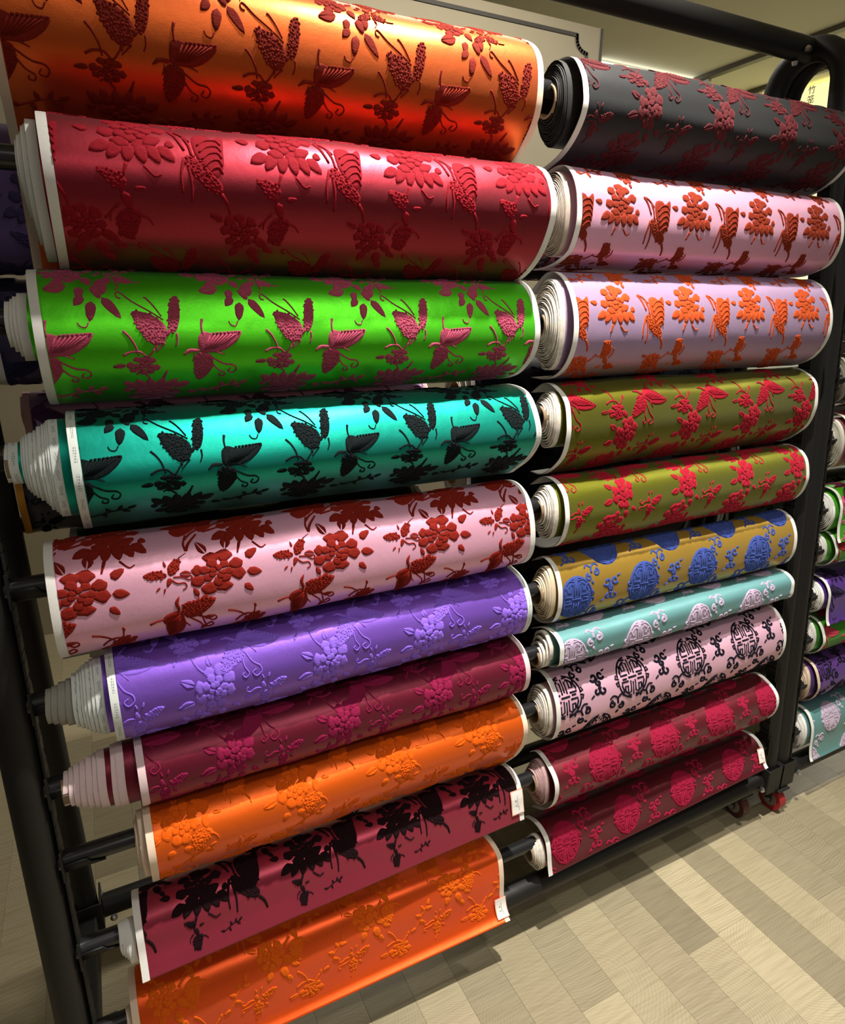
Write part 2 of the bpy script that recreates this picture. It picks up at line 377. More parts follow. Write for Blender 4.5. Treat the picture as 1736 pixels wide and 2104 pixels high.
# lit sign box with vertical lettering
sg = empty('light_box_sign', (5.6, 4.0, 0), 'glowing cream sign box with vertical Chinese lettering beyond the rack end', 'sign')
SX = 5.25
b = MB(); b.box((SX+0.2, 4.02, H+0.8), (0.38, 1.0, 1.6), bev=0.01); build(b, 'box', emit('sign_glow', (250, 243, 180), 0.95), sg, smooth=False)
b = MB(); b.box((SX+0.2, 4.02, 0.02+H/2-0.1), (0.34, 0.96, H-.3)); build(b, 'plinth', M_wall, sg, smooth=False)
M_signink = simple('olive_ink', (140, 134, 90), 0.8)
def glyph(txt, y, z, size, parent=sg):
    cu = bpy.data.curves.new('lettering', 'FONT'); cu.body = txt; cu.size = size; cu.extrude = 0.001
    cu.align_x = 'CENTER'; cu.align_y = 'CENTER'; cu.space_line = 1.05
    tmp = bpy.data.objects.new('tmp_text', cu); sc.collection.objects.link(tmp); bpy.context.view_layer.update()
    me = bpy.data.meshes.new_from_object(tmp.evaluated_get(bpy.context.evaluated_depsgraph_get())); bpy.data.objects.remove(tmp)
    me.materials.clear(); me.materials.append(M_signink); me.name = 'lettering'
    o = bpy.data.objects.new('lettering', me); sc.collection.objects.link(o)
    o.parent = parent; rl = root_loc(parent)
    o.matrix_local = Matrix(((0, 0, -1, SX+0.008-rl.x), (-1, 0, 0, y-rl.y), (0, 1, 0, z-rl.z), (0, 0, 0, 1)))
    return o
glyph('竹\n笼', 3.735, H+1.535, 0.062)
glyph('通\n民\n道\n物\n件\n付', 3.567, H+1.50, 0.036)
glyph('民\n此\n器\n机\n成\n为', 3.523, H+1.515, 0.036)
# ---------------------------------------------------------------- ROLL DATA (all in rack coordinates)
#@DATA
LB = [0.418, 0.242, 0.052, -0.120, -0.300, -0.474, -0.612, -0.740, -0.907, -1.077]
SELV = 0.011
ROLLS = {}
def R_(key, x0, x1, prof, profr=None, **k): ROLLS[key] = dict(x0=x0, x1=x1, pl=prof, pr=profr or prof, **k)
R_('L1', .012, .75, [(1.07, .43), (1.06, .47), (1.03, .482), (.989, .476), (.953, .457), (.932, .434), (.925, .402), (.93, .363), (.947, .337), (.978, .313), (1.02, .285), (1.07, .24), (1.088, .18), (1.088, .11)])
R_('L2', .046, .75, [(1.08, .25), (1.05, .28), (1.0, .293), (.943, .281), (.911, .265), (.892, .236), (.887, .207), (.896, .18), (.921, .147), (.954, .125), (.989, .113), (1.04, .108), (1.07, .12)])
R_('L3', .008, .75, [(1.09, .085), (1.04, .112), (1.0, .113), (.968, .104), (.944, .083), (.93, .05), (.926, .02), (.934, -.005), (.951, -.025), (.988, -.048), (1.043, -.058), (1.09, -.05)])
R_('L4', .025, .75, [(1.09, -.09), (1.04, -.068), (.995, -.068), (.958, -.078), (.934, -.102), (.918, -.139), (.922, -.165), (.948, -.194), (.986, -.217), (1.018, -.232), (1.08, -.236)])
R_('L5', -.027, .75, [(1.08, -.275), (1.043, -.252), (.994, -.246), (.958, -.262), (.939, -.292), (.931, -.336), (.938, -.372), (.962, -.397), (1.0, -.408), (1.06, -.41), (1.1, -.40)])
R_('L6', .025, .75, [(1.08, -.44), (1.04, -.415), (.99, -.418), (.955, -.435), (.938, -.465), (.935, -.49), (.943, -.518), (.965, -.543), (1.01, -.556), (1.06, -.553)])
R_('L7', .045, .75, [(1.08, -.59), (1.04, -.563), (.99, -.566), (.96, -.58), (.945, -.605), (.945, -.635), (.96, -.662), (1.0, -.682), (1.05, -.68)])
R_('L8', .042, .75, [(1.08, -.72), (1.04, -.694), (.99, -.694), (.96, -.71), (.944, -.742), (.952, -.778), (.975, -.812), (1.01, -.838), (1.06, -.85)],
   [(1.08, -.72), (1.04, -.694), (.99, -.694), (.96, -.71), (.945, -.742), (.955, -.782), (.980, -.820), (1.006, -.848), (1.044, -.885)])
R_('L9', .006, .75, [(1.06, -.885), (1.03, -.866), (1.0, -.864), (.978, -.875), (.966, -.898), (.960, -.925), (.951, -.946), (.943, -.963)],
   [(1.06, -.885), (1.03, -.872), (1.0, -.870), (.975, -.882), (.9662, -.905), (.9632, -.93), (.960, -.948), (.957, -.962)])
R_('L10', -.02, 0.705, [(1.08, -1.06), (1.04, -1.032), (1.0, -1.034), (.978, -1.055), (.968, -1.09), (.968, -1.13), (.970, -1.16), (.972, -1.18), (.962, -1.195)],
   [(1.050, -1.050), (1.027, -1.036), (0.998, -1.037), (0.974, -1.050), (0.966, -1.089), (0.966, -1.136), (0.963, -1.160), (0.955, -1.177), (0.941, -1.186)])
R_('R1', 0.837, 1.572, [(1.068, 0.431), (1.029, 0.465), (0.990, 0.468), (0.960, 0.456), (0.940, 0.425), (0.934, 0.396), (0.935, 0.378), (0.944, 0.360), (0.965, 0.338), (0.993, 0.321), (1.024, 0.312), (1.068, 0.304)])
R_('R2', 0.837, 1.572, [(1.068, 0.274), (1.029, 0.296), (0.990, 0.300), (0.965, 0.286), (0.949, 0.260), (0.943, 0.230), (0.944, 0.201), (0.956, 0.171), (0.973, 0.154), (1.019, 0.140), (1.068, 0.139)])
R_('R3', 0.837, 1.572, [(1.078, 0.098), (1.029, 0.129), (0.995, 0.127), (0.965, 0.102), (0.946, 0.059), (0.944, 0.015), (0.957, -0.020), (0.983, -0.047), (1.024, -0.061), (1.068, -0.059)])
R_('R4', 0.837, 1.572, [(1.068, -0.088), (1.029, -0.069), (0.995, -0.076), (0.965, -0.101), (0.957, -0.139), (0.959, -0.168), (0.972, -0.201), (1.000, -0.227), (1.034, -0.245), (1.068, -0.245)])
R_('R5', 0.837, 1.572, [(1.068, -0.274), (1.029, -0.253), (0.990, -0.257), (0.965, -0.279), (0.956, -0.313), (0.957, -0.337), (0.970, -0.368), (0.995, -0.389), (1.039, -0.400), (1.068, -0.392)])
R_('R6', 0.833, 1.564, [(1.053, -0.434), (1.019, -0.417), (0.985, -0.429), (0.968, -0.460), (0.964, -0.492), (0.969, -0.522), (0.987, -0.548), (1.024, -0.561), (1.053, -0.556)])
R_('R7', 0.829, 1.557, [(1.048, -0.582), (1.009, -0.566), (0.975, -0.567), (0.954, -0.582), (0.951, -0.603), (0.957, -0.629), (0.989, -0.644), (1.038, -0.645)])
R_('R8', 0.825, 1.549, [(1.042, -0.675), (1.013, -0.666), (0.984, -0.675), (0.960, -0.704), (0.951, -0.738), (0.954, -0.777), (0.973, -0.809), (1.013, -0.822), (1.042, -0.820)])
R_('R9', 0.821, 1.541, [(1.037, -0.874), (1.013, -0.861), (0.982, -0.869), (0.954, -0.891), (0.948, -0.920), (0.959, -0.955), (0.987, -0.987), (1.027, -1.008)])
R_('R10', 0.817, 1.534, [(1.05, -1.05), (1.02, -1.040), (.995, -1.042), (.974, -1.056), (.966, -1.08), (.963, -1.105), (.960, -1.125), (.957, -1.138)],
   [(1.04, -1.042), (1.015, -1.036), (.99, -1.040), (.972, -1.055), (.964, -1.075), (.960, -1.09), (.957, -1.099), (.950, -1.108)])
def spline(P, n=700):
    P = np.array(P, float); Q = np.vstack([2*P[0]-P[1], P, 2*P[-1]-P[-2]]); out = []
    for i in range(1, len(Q)-2):
        t = np.linspace(0, 1, 24, endpoint=False)[:, None]
        a, b_, c, d = Q[i-1], Q[i], Q[i+1], Q[i+2]
        out.append(0.5*((2*b_)+(-a+c)*t+(2*a-5*b_+4*c-d)*t*t+(-a+3*b_-3*c+d)*t**3))
    out.append(P[-1][None]); C = np.vstack(out)
    s = np.concatenate([[0], np.cumsum(np.linalg.norm(np.diff(C, axis=0), axis=1))])
    return C, s
def resample(P, ns):
    C, s = spline(P); q = np.linspace(0, s[-1], ns)
    return np.stack([np.interp(q, s, C[:, 0]), np.interp(q, s, C[:, 1])], 1), s[-1]
def sheet_grid(r, nx=56, ns=72, wob=0.0012, seed=0):
    A, la = resample(r['pl'], ns); B, lb = resample(r['pr'], ns)
    x = np.linspace(0, 1, nx); L = (la+lb)/2; v = np.linspace(0, L, ns)
    P = A[None]*(1-x)[:, None, None] + B[None]*x[:, None, None]
    T = np.gradient(P, axis=1); T /= np.linalg.norm(T, axis=2, keepdims=True)
    Nn = np.stack([T[..., 1], -T[..., 0]], -1)      # outward (towards the viewer)
    rg = np.random.RandomState(seed); X = r['x0'] + (r['x1']-r['x0'])*x
    D = np.zeros((nx, ns)); w = r.get('wob', wob)
    for k in range(9):
        fx, fs, ph = rg.uniform(2, 26), rg.uniform(0, 22), rg.uniform(0, 6.28)
        D += w*rg.uniform(.3, 1)/(1+.06*fx)*np.sin(X[:, None]*fx+v[None]*fs+ph)
    P = P + Nn*D[..., None]
    G = np.empty((nx, ns, 3)); G[..., 0] = X[:, None]; G[..., 1:] = P
    N3 = np.zeros((nx, ns, 3)); N3[..., 1:] = Nn
    return G, N3, x*(r['x1']-r['x0']), v
#@END
# ---------------------------------------------------------------- velvet motifs (millimetres, x right, y up)
def oval(cx, cy, ang, L, w, n=12, tip=0.7):
    a = math.radians(ang); c, s = math.cos(a), math.sin(a); P = []
    for k in range(n):
        t = k/n*2
        if t <= 1: x, y = t*L, w/2*max(0, math.sin(math.pi*min(1, t**tip)))**.65
        else: q = 2-t; x, y = q*L, -w/2*max(0, math.sin(math.pi*min(1, q**tip)))**.65
        P.append((cx+x*c-y*s, cy+x*s+y*c))
    return ('P', P, 1.0)
def poly(P, h=1.0): return ('P', P, h)
def stroke(P, w0=2.0, w1=1.2, h=1.0): return ('S', P, w0, w1, h)
def smoothpts(P, n=4):
    P = np.array(P, float); Q = np.vstack([2*P[0]-P[1], P, 2*P[-1]-P[-2]]); out = []
    for i in range(1, len(Q)-2):
        for t in np.linspace(0, 1, n, endpoint=False):
            a, b_, c, d = Q[i-1], Q[i], Q[i+1], Q[i+2]
            out.append(0.5*((2*b_)+(-a+c)*t+(2*a-5*b_+4*c-d)*t*t+(-a+3*b_-3*c+d)*t**3))
    out.append(P[-1]); return [tuple(p) for p in out]
def closed(P, n=3):
    P = np.array(P, float); m_ = len(P); out = []
    for i in range(m_):
        a, b_, c, d = P[i-1], P[i], P[(i+1) % m_], P[(i+2) % m_]
        for t in np.linspace(0, 1, n, endpoint=False):
            out.append(tuple(0.5*((2*b_)+(-a+c)*t+(2*a-5*b_+4*c-d)*t*t+(-a+3*b_-3*c+d)*t**3)))
    return out
def inside(P, x, y):
    r = False; n = len(P)
    for i in range(n):
        (x0, y0), (x1, y1) = P[i], P[(i+1) % n]
        if (y0 > y) != (y1 > y) and x < (x1-x0)*(y-y0)/(y1-y0)+x0: r = not r
    return r
def beads(P, g=3.4, r=1.45, seed=1):
    rg = random.Random(seed); g *= 1.22; r *= 1.6; xs = [p[0] for p in P]; ys = [p[1] for p in P]; out = []
    y = min(ys)+g*.4; row = 0
    while y < max(ys):
        x = min(xs)+g*(.3+.5*(row % 2))
        while x < max(xs):
            xj, yj = x+rg.uniform(-.7, .7), y+rg.uniform(-.7, .7)
            if inside(P, xj, yj): out.append(oval(xj-r, yj, rg.uniform(-60, 60), 2*r*rg.uniform(.8, 1.2), 1.6*r, 7, 1.0)[:2]+(1.35+.25*rg.random(),))
            x += g
        y += g*.85; row += 1
    return out
def spiral_curl(x, y, r, a0, turns, s=1, n=14):
    return [(x+r*(1-.75*k/n)*math.cos(math.radians(a0)+s*turns*6.283*k/n), y+r*(1-.75*k/n)*math.sin(math.radians(a0)+s*turns*6.283*k/n)) for k in range(n+1)]
def leafpair(x, y, ang, L, w):
    a = math.radians(ang); c, s = math.cos(a), math.sin(a); out = []
    for sg in (1, -1):
        P = [(0, sg*.6)] + [(t*L, sg*(.6+w/2*math.sin(math.pi*t**.8))) for t in (.15, .35, .55, .75, .9)] + [(L, sg*.3)]
        out.append(poly([(x+p*c-q*s, y+p*s+q*c) for p, q in P][::sg]))
    return out
def petal(cx, cy, ang, L, w, h, rg):
    a = math.radians(ang); c, s_ = math.cos(a), math.sin(a); P = []
    n = 14
    for k in range(n):
        t = 2*math.pi*k/n; e = 1+.09*math.cos(5*t+rg.uniform(0, .6)) if math.cos(t) > -.2 else .92
        X, Y = L/2+L/2*math.cos(t)*e, w/2*math.sin(t)*e*(1+.22*math.cos(t)); P.append((cx+X*c-Y*s_, cy+X*s_+Y*c))
    return (P, h)
def flower(x, y, R, seed=0, sx=1.0, sy=1.0):
    rg = random.Random(seed); out = []
    for li, (rr, n, L, w, h) in enumerate(((.46, 8, .56, .60, .85), (.20, 7, .44, .40, 1.25), (.02, 5, .32, .27, 1.65))):
        off = rg.uniform(0, 60)
        for k in range(n):
            a = off+360*k/n+rg.uniform(-8, 8); l = R*L*rg.uniform(.85, 1.18)
            P, hh = petal(R*rr*math.cos(math.radians(a)), R*rr*math.sin(math.radians(a)), a+rg.uniform(-18, 18), l, R*w*rg.uniform(.85, 1.1), h+(k % 2)*.17, rg)
            out.append(poly([(x+p*sx, y+q*sy) for p, q in P], hh))
    return out
Z = lambda P, cx, cy, kx=.30, ky=.38: [((p[0]-cx)*kx, -(p[1]-cy)*ky) for p in P]
def m_branch():
    o = flower(-14, 26, 17, 3, 1.1, .9) + leafpair(-32, 30, 170, 17, 7) + leafpair(-12, 8, 195, 22, 13)
    o += [oval(4, 20, -60, 14, 9), oval(0, 6, -100, 15, 9), oval(12, 8, -70, 17, 10), oval(22, 12, -95, 15, 9), oval(9, -10, -100, 22, 10), oval(19, -6, -55, 28, 10), oval(2, -4, -130, 15, 9), oval(4, 32, 30, 12, 4)]
    o += [stroke(smoothpts([(4, -32), (1, -37), (-4, -36), (-6, -32)]), 1.6, 1.2), stroke(smoothpts([(33, 16), (36, 8), (33, 2)]), 1.8, 1.0)]
    return o
def m_side():
    cx, cy = 600, 270
    L = closed(Z([(525, 232), (532, 275), (560, 318), (600, 345), (640, 335), (655, 300), (640, 268), (585, 238)], cx, cy))
    R = closed(Z([(662, 300), (668, 240), (688, 190), (705, 176), (720, 188), (716, 250), (692, 300)], cx, cy))
    o = [poly(L, .8), poly(R, .8)] + beads(L, 3.5, 1.5, 1) + beads(R, 3.3, 1.4, 2)
    o += [stroke(smoothpts(Z([(490, 188), (476, 184), (474, 170), (488, 166), (530, 198), (600, 235), (645, 262)], cx, cy)), 1.8, 1.8),
          stroke(smoothpts(Z([(580, 184), (590, 188), (615, 215), (640, 250)], cx, cy)), 2.6, 1.6),
          stroke(smoothpts(Z([(640, 338), (622, 352), (602, 368)], cx, cy)), 3, 1.5), stroke(smoothpts(Z([(694, 306), (694, 330), (684, 350)], cx, cy)), 3, 1.8),
          oval(15, -18, 60, 14, 5)]
    return o
def m_swal():
    cx, cy = 850, 410
    U = closed(Z([(800, 352), (828, 334), (872, 345), (925, 338), (990, 334), (968, 368), (910, 400), (855, 408), (800, 400)], cx, cy))
    B = closed(Z([(788, 408), (850, 414), (856, 455), (838, 495), (798, 530), (778, 500), (774, 450)], cx, cy))
    o = [poly(U, .8), poly(B, .8)] + beads(B, 3.3, 1.3, 4)
    for k in range(7):
        x0 = 820+k*8; x1 = 850+k*19
        o.append(stroke(Z([(x0, 396-k), ((x0+x1)/2, 374-k), (x1, 348-k)], cx, cy), 1.6, 2.6, 1.9))
    for k in range(8): o.append(oval(*Z([(860+k*16, 343-k*.6)], cx, cy)[0], 20, 5, 3.6)[:2]+(1.9,))
    o += [poly(closed(Z([(730, 414), (752, 392), (800, 394), (790, 404), (755, 404)], cx, cy)), 1.2),
          stroke(smoothpts(Z([(824, 292), (818, 315), (820, 345)], cx, cy)), 4, 2),
          stroke(smoothpts(Z([(852, 425), (905, 452), (945, 458), (962, 475), (948, 495), (925, 488), (935, 472)], cx, cy)), 2.6, 1.6),
          stroke(smoothpts(Z([(850, 445), (880, 478), (910, 494), (905, 512), (885, 508), (890, 497)], cx, cy)), 2.4, 1.5),
          stroke(Z([(868, 402), (908, 416)], cx, cy), 3, 1.5), stroke(Z([(700+78, 410), (768, 440)], cx, cy), 1.6, 1)]
    return o
def m_flow():
    o = flower(4, -14, 15, 5, 1.15, .85) + leafpair(-14, -12, 185, 14, 5)
    o += [stroke(smoothpts([(-13, 27), (-7, 20), (-2, 10), (0, 0)]), 3, 1.8), stroke(smoothpts([(-16, 0), (-8, 4), (2, 4), (10, -2), (18, 8)]), 3, 2), oval(18, 6, 70, 8, 4)]
    return o
def m_moth():
    W1 = closed([(2, 2), (10, 9), (22, 14), (30, 12), (24, 4), (12, -2)]); W2 = closed([(0, 0), (6, -8), (4, -20), (-4, -26), (-8, -14), (-6, -4)])
    o = [poly(W1, .8), poly(W2, .8)] + beads(W1, 3.2, 1.3, 3) + beads(W2, 3.2, 1.3, 5)
    o += [oval(-3, 2, 95, 13, 7), oval(-2, 17, 105, 8, 3), oval(4, 18, 70, 8, 3), stroke(smoothpts([(-4, 4), (-14, 6), (-22, 2), (-27, 6), (-24, 11)]), 2.4, 1.4),
          stroke(smoothpts([(-6, 0), (-16, -4), (-26, -4), (-28, -9), (-23, -10)]), 2.2, 1.4), stroke(smoothpts([(-2, -26), (-8, -36)]), 1.8, 1), oval(8, -8, -50, 10, 4)]
    return o
def m_peony():
    o = flower(4, 4, 22, 11, .95, 1.15)
    o += leafpair(-16, 12, 150, 16, 8) + leafpair(-18, -6, 195, 18, 9) + leafpair(2, 28, 100, 11, 6)
    o += [oval(-6, -24, -120, 15, 9), oval(8, -24, -80, 15, 9), oval(20, -20, -45, 12, 7)]
    return o
def m_peony2():   # flower over a tail of hanging leaves
    o = flower(0, 9, 26, 21, 1.08, .92)
    for k, (x, a) in enumerate(((-23, -150), (-14, -122), (-5, -100), (5, -84), (14, -66), (23, -48))):
        o.append(oval(x*.85, -7-abs(x)*.05, a, 20, 12))
    o += [oval(26, -4, -20, 9, 9), oval(-34, 4, 170, 13, 8), stroke(smoothpts([(6, -28), (14, -36), (20, -34)]), 2.6, 1.5), stroke(smoothpts([(-8, -26), (-12, -38)]), 4, 2)]
    return o
def m_fly():      # butterfly with an upright striped wing and trailing tails
    cx, cy = 820, 690
    Wg = closed(Z([(800, 575), (850, 560), (880, 580), (922, 558), (915, 640), (905, 700), (872, 742), (835, 700), (800, 650)], cx, cy, .28, .30))
    Bd = closed(Z([(770, 660), (820, 680), (860, 720), (895, 760), (880, 790), (830, 770), (775, 720)], cx, cy, .28, .30))
    o = [poly(Wg, .8), poly(Bd, .8)] + beads(Bd, 3.3, 1.4, 6)
    for k in range(5):
        y = 600+k*28
        o.append(stroke(smoothpts(Z([(815+k*5, y+18), (850+k*4, y-8), (890, y-12), (908-k*2, y+8)], cx, cy, .28, .30)), 2.4, 2.0, 1.9))
    o += [stroke(smoothpts(Z([(716, 548), (740, 580), (765, 640)], cx, cy, .28, .30)), 5, 3), stroke(smoothpts(Z([(770, 580), (785, 620), (790, 660)], cx, cy, .28, .30)), 4, 3),
          stroke(smoothpts(Z([(716, 548), (752, 562), (790, 600)], cx, cy, .28, .30)), 3, 3),
          stroke(smoothpts(Z([(760, 672), (742, 730), (742, 795)], cx, cy, .28, .30)), 4.5, 2), stroke(smoothpts(Z([(770, 690), (778, 760), (775, 822)], cx, cy, .28, .30)), 4.5, 2),
          stroke(smoothpts(Z([(888, 788), (912, 820), (922, 856)], cx, cy, .28, .30)), 5, 3)]
    return o
def m_perch():    # small butterfly seen from the side with folded wings
    A = closed([(-26, 34), (-8, 32), (0, 24), (-4, 14), (-16, 20)]); B = closed([(-8, -6), (10, -4), (8, -22), (0, -36), (-10, -30), (-12, -16)])
    o = [poly(A, .8), poly(B, .8)] + beads(A, 3.2, 1.3, 7) + beads(B, 3.2, 1.4, 8)
    o += [oval(-4, 14, -70, 20, 10), oval(6, 16, 10, 12, 5), stroke(smoothpts([(-8, 2), (-16, -6), (-18, -16)]), 3, 1.6), stroke(smoothpts([(10, -8), (18, -12), (22, -18)]), 3, 1.6)]
    return o
def m_bloom():    # flower with a trailing sprig
    o = flower(-6, 10, 19, 31, 1, .95) + leafpair(-22, 20, 160, 14, 6)
    o += [stroke(smoothpts([(12, 16), (18, 22), (24, 30)]), 3, 1.5), oval(8, 4, -40, 20, 10), oval(6, -8, -75, 20, 11), oval(-8, -8, -110, 16, 9), oval(18, -8, -30, 14, 7), oval(12, -24, -60, 12, 7)]
    return o
def m_spray():    # dainty sprig of buds
    o = [stroke(smoothpts([(-24, -10), (-10, -4), (4, 2), (20, 4)]), 2.2, 1.6)]
    for x, y, a in ((20, 4, 30), (10, 3, 70), (0, 0, 110), (14, 2, -40), (-8, -4, -70), (-20, -9, 160)): o.append(oval(x, y, a, 12, 6))
    return o
def arcp(r, a0, a1, k=1.14, n=9): return [(r*math.cos(math.radians(a0+(a1-a0)*i/n)), k*r*math.sin(math.radians(a0+(a1-a0)*i/n))) for i in range(n+1)]
def m_med(w=3.5):      # round longevity-style medallion: a maze of curled strokes inside a ring
    o = []
    for r, segs in ((32, ((5, 80), (96, 172), (186, 262), (278, 352))), (26.5, ((20, 70), (108, 160), (200, 250), (290, 340)))):
        for a0, a1 in segs: o.append(stroke(arcp(r, a0, a1), w, w))
    for sx in (1, -1):
        for sy in (1, -1):
            for P in ([(5, 5), (5, 22), (12, 24), (12, 12), (18, 12), (18, 20)], [(10, 5), (24, 5), (24, 12)], [(4, 28), (14, 29)], [(22, 17), (22, 22)]):
                o.append(stroke([(sx*x, sy*y*1.12) for x, y in P], w, w))
            o.append(stroke([(sx*30, sy*2), (sx*37, sy*4), (sx*34, sy*10)], w, w))
    o += [stroke([(0, -31), (0, -8)], w, w), stroke([(-9, 0), (9, 0)], w, w), stroke([(0, 8), (0, 31)], w, w), stroke([(-22, -1), (-13, -1)], w, w), stroke([(13, 1), (22, 1)], w, w)]
    return o
def m_medf():
    return [poly(arcp(35, 0, 350, 1.14, 34), .75)] + [it[:4]+(1.7,) for it in m_med(2.6)]
def m_cloud():    # curled cloud scroll
    o = []
    for x, y, r, a0, s in ((-7, 12, 7, 200, 1), (7, 13, 6.5, 330, -1), (0, 3, 6, 90, 1), (-6, -9, 6.5, 60, -1), (6, -10, 7, 120, 1)):
        o.append(stroke(spiral_curl(x, y, r, a0, .95, s), 4.6, 4.2))
    o += [stroke([(-3, 8), (2, 0), (-2, -8)], 4, 4), stroke([(-12, -14), (-18, -18)], 3.5, 2), stroke([(12, 18), (18, 20)], 3.5, 2)]
    return o
def m_ruyi():     # small pair of looped cloud heads
    o = []
    for x, y, r in ((-8, -4, 6.5), (8, 2, 6.5)):
        o.append(stroke(spiral_curl(x, y, r, 90, 1.15, 1 if x < 0 else -1), 4.4, 4.0))
    o += [stroke(smoothpts([(-2, 2), (0, 12), (8, 16), (14, 12)]), 4, 3), stroke(smoothpts([(0, 10), (-8, 16), (-14, 12)]), 4, 3), oval(-4, -10, -60, 8, 5)]
    return o
def ribbon_mesh(P, w0, w1, h):
    P = np.array(P, float); n = len(P)
    T = np.gradient(P, axis=0); T /= np.linalg.norm(T, axis=1, keepdims=True)+1e-9; Nn = np.stack([-T[:, 1], T[:, 0]], 1)
    w = np.linspace(w0, w1, n)[:, None]/2; V = []; F = []
    Q = [P-T*0, P]
    for off, hh in ((-1, -.3), (-.62, h), (.62, h), (1, -.3)): V.append(np.hstack([P+Nn*w*off, np.full((n, 1), hh)]))
    V = np.stack(V, 1).reshape(-1, 3)
    for i in range(n-1):
        for k in range(3): F.append((i*4+k, (i+1)*4+k, (i+1)*4+k+1, i*4+k+1))
    a = (n-1)*4; F.append((0, 1, 2, 3)); F.append((a+3, a+2, a+1, a))
    return V, F
def poly_mesh(P, h, rg):
    P = np.array(P, float); c = P.mean(0); n = len(P)
    if np.sum(P[:, 0]*np.roll(P[:, 1], -1)-np.roll(P[:, 0], -1)*P[:, 1]) < 0: P = P[::-1]
    d = P-c; rr = np.linalg.norm(d, axis=1, keepdims=True)+1e-6
    P = P + d/rr*np.array([rg.uniform(-.35, .35) for _ in range(n)])[:, None]; d = P-c
    k1 = np.clip(1-0.7/rr, .5, .95)
    mids = (.5,) if rr.max() < 12 else (.84, .68, .52, .36, .18)
    V = [np.hstack([P, np.full((n, 1), -.3)]), np.hstack([c+d*k1, np.full((n, 1), h)])] + [np.hstack([c+d*k1*q, np.full((n, 1), h*1.06)]) for q in mids]
    nr = len(V); V = np.vstack(V+[[[c[0], c[1], h*1.06]]]); F = []
    for i in range(n):
        j = (i+1) % n
        for q in range(nr-1): F.append((q*n+i, q*n+j, (q+1)*n+j, (q+1)*n+i))
        F.append(((nr-1)*n+i, (nr-1)*n+j, nr*n))
    return V, F
MOTIF = {}
def motif(name):
    if name not in MOTIF:
        rg = random.Random(hash_name(name)); Vs, Fs, n = [], [], 0
        for it in globals()['m_'+name]():
            if it[0] == 'P': V, F = poly_mesh(it[1], it[2], rg)
            else: V, F = ribbon_mesh(it[1], it[2], it[3], it[4])
            Vs.append(V); Fs += [tuple(i+n for i in f) for f in F]; n += len(V)
        MOTIF[name] = (np.vstack(Vs), Fs)
    return MOTIF[name]
def hash_name(s): return sum(ord(c)*(i+3) for i, c in enumerate(s))
PITCH = 0.1815
MSIZE = dict(peony=1.35, peony2=1.33, branch=1.22, flow=1.2, bloom=1.25, moth=1.12, fly=1.1, perch=1.2, med=1.25, medf=1.22, cloud=1.5, ruyi=1.4)
def pattern_mesh(grid, N3, u, v, layout, hh=0.0011, pitch=PITCH, ulim=None):
    Wd = u[-1]; Lv = v[-1]; Vs = []; Fs = []; n = 0
    lo, hi = SELV+.001, Wd-SELV-.001
    for (nm, u0, v0, size, rot, mir) in layout:
        size *= MSIZE.get(nm, 1.0); V, F = motif(nm); k = math.floor((-0.06-u0)/pitch)
        V2 = V[:, :2]*np.array([-1 if mir else 1, 1])*size/1000; a = math.radians(rot)
        V2 = V2 @ np.array([[math.cos(a), math.sin(a)], [-math.sin(a), math.cos(a)]])
        while u0+k*pitch < Wd+.05:
            uu = u0+k*pitch+V2[:, 0]; vv = v0-V2[:, 1]; k += 1
            if uu.max() < lo or uu.min() > hi: continue
            inn = (uu > lo) & (uu < hi) & (vv > .004) & (vv < Lv-.003)
            if not inn.any(): continue
            uu = np.clip(uu, lo, hi); vv = np.clip(vv, .004, Lv-.003)
            fu = uu/Wd*(len(u)-1); fv = vv/Lv*(len(v)-1)
            i = np.clip(fu.astype(int), 0, len(u)-2); j = np.clip(fv.astype(int), 0, len(v)-2); a_ = (fu-i)[:, None]; b_ = (fv-j)[:, None]
            def bl(G): return G[i, j]*(1-a_)*(1-b_)+G[i+1, j]*a_*(1-b_)+G[i, j+1]*(1-a_)*b_+G[i+1, j+1]*a_*b_
            P = bl(grid)+bl(N3)*(V[:, 2]*hh+.0002)[:, None]
            keep = [f for f in F if any(inn[q] for q in f)]
            if mir: keep = [f[::-1] for f in keep]
            Vs.append(P); Fs += [tuple(q+n for q in f) for f in keep]; n += len(P)
    if not Vs: return None
    P = np.vstack(Vs); used = np.zeros(len(P), bool)
    for f in Fs:
        for q in f: used[q] = True
    idx = np.cumsum(used)-1
    return P[used], [tuple(int(idx[q]) for q in f) for f in Fs]
# layouts: (motif, u, v, size, rotation, mirrored); every entry repeats along the cloth
def shift(lay, du, dv): return [(a, b_+du, c+dv, d, e, g) for a, b_, c, d, e, g in lay]
LAY_A = [('branch', .056, .165, 1.0, 0, 0), ('side', .134, .205, 1.0, 0, 0), ('swal', .022, .246, 1.0, 0, 0), ('flow', .113, .246, .95, 0, 0), ('moth', .095, .139, .8, 60, 1), ('peony2', .132, .315, .9, 180, 0), ('spray', .04, .31, 1.1, 0, 0), ('fly', .02, .075, .9, 0, 0), ('peony', .11, .07, .9, 0, 0)]
LAY_B = [('peony2', .097, .205, 1.0, 0, 0), ('fly', .17, .235, 1.0, 0, 0), ('perch', .084, .288, 1.0, 0, 0), ('bloom', .041, .325, 1.05, 0, 0), ('side', .128, .375, .95, 0, 0), ('spray', .03, .14, 1, 0, 0), ('flow', .03, .40, 1, 0, 0), ('moth', .15, .15, .9, 0, 0)]
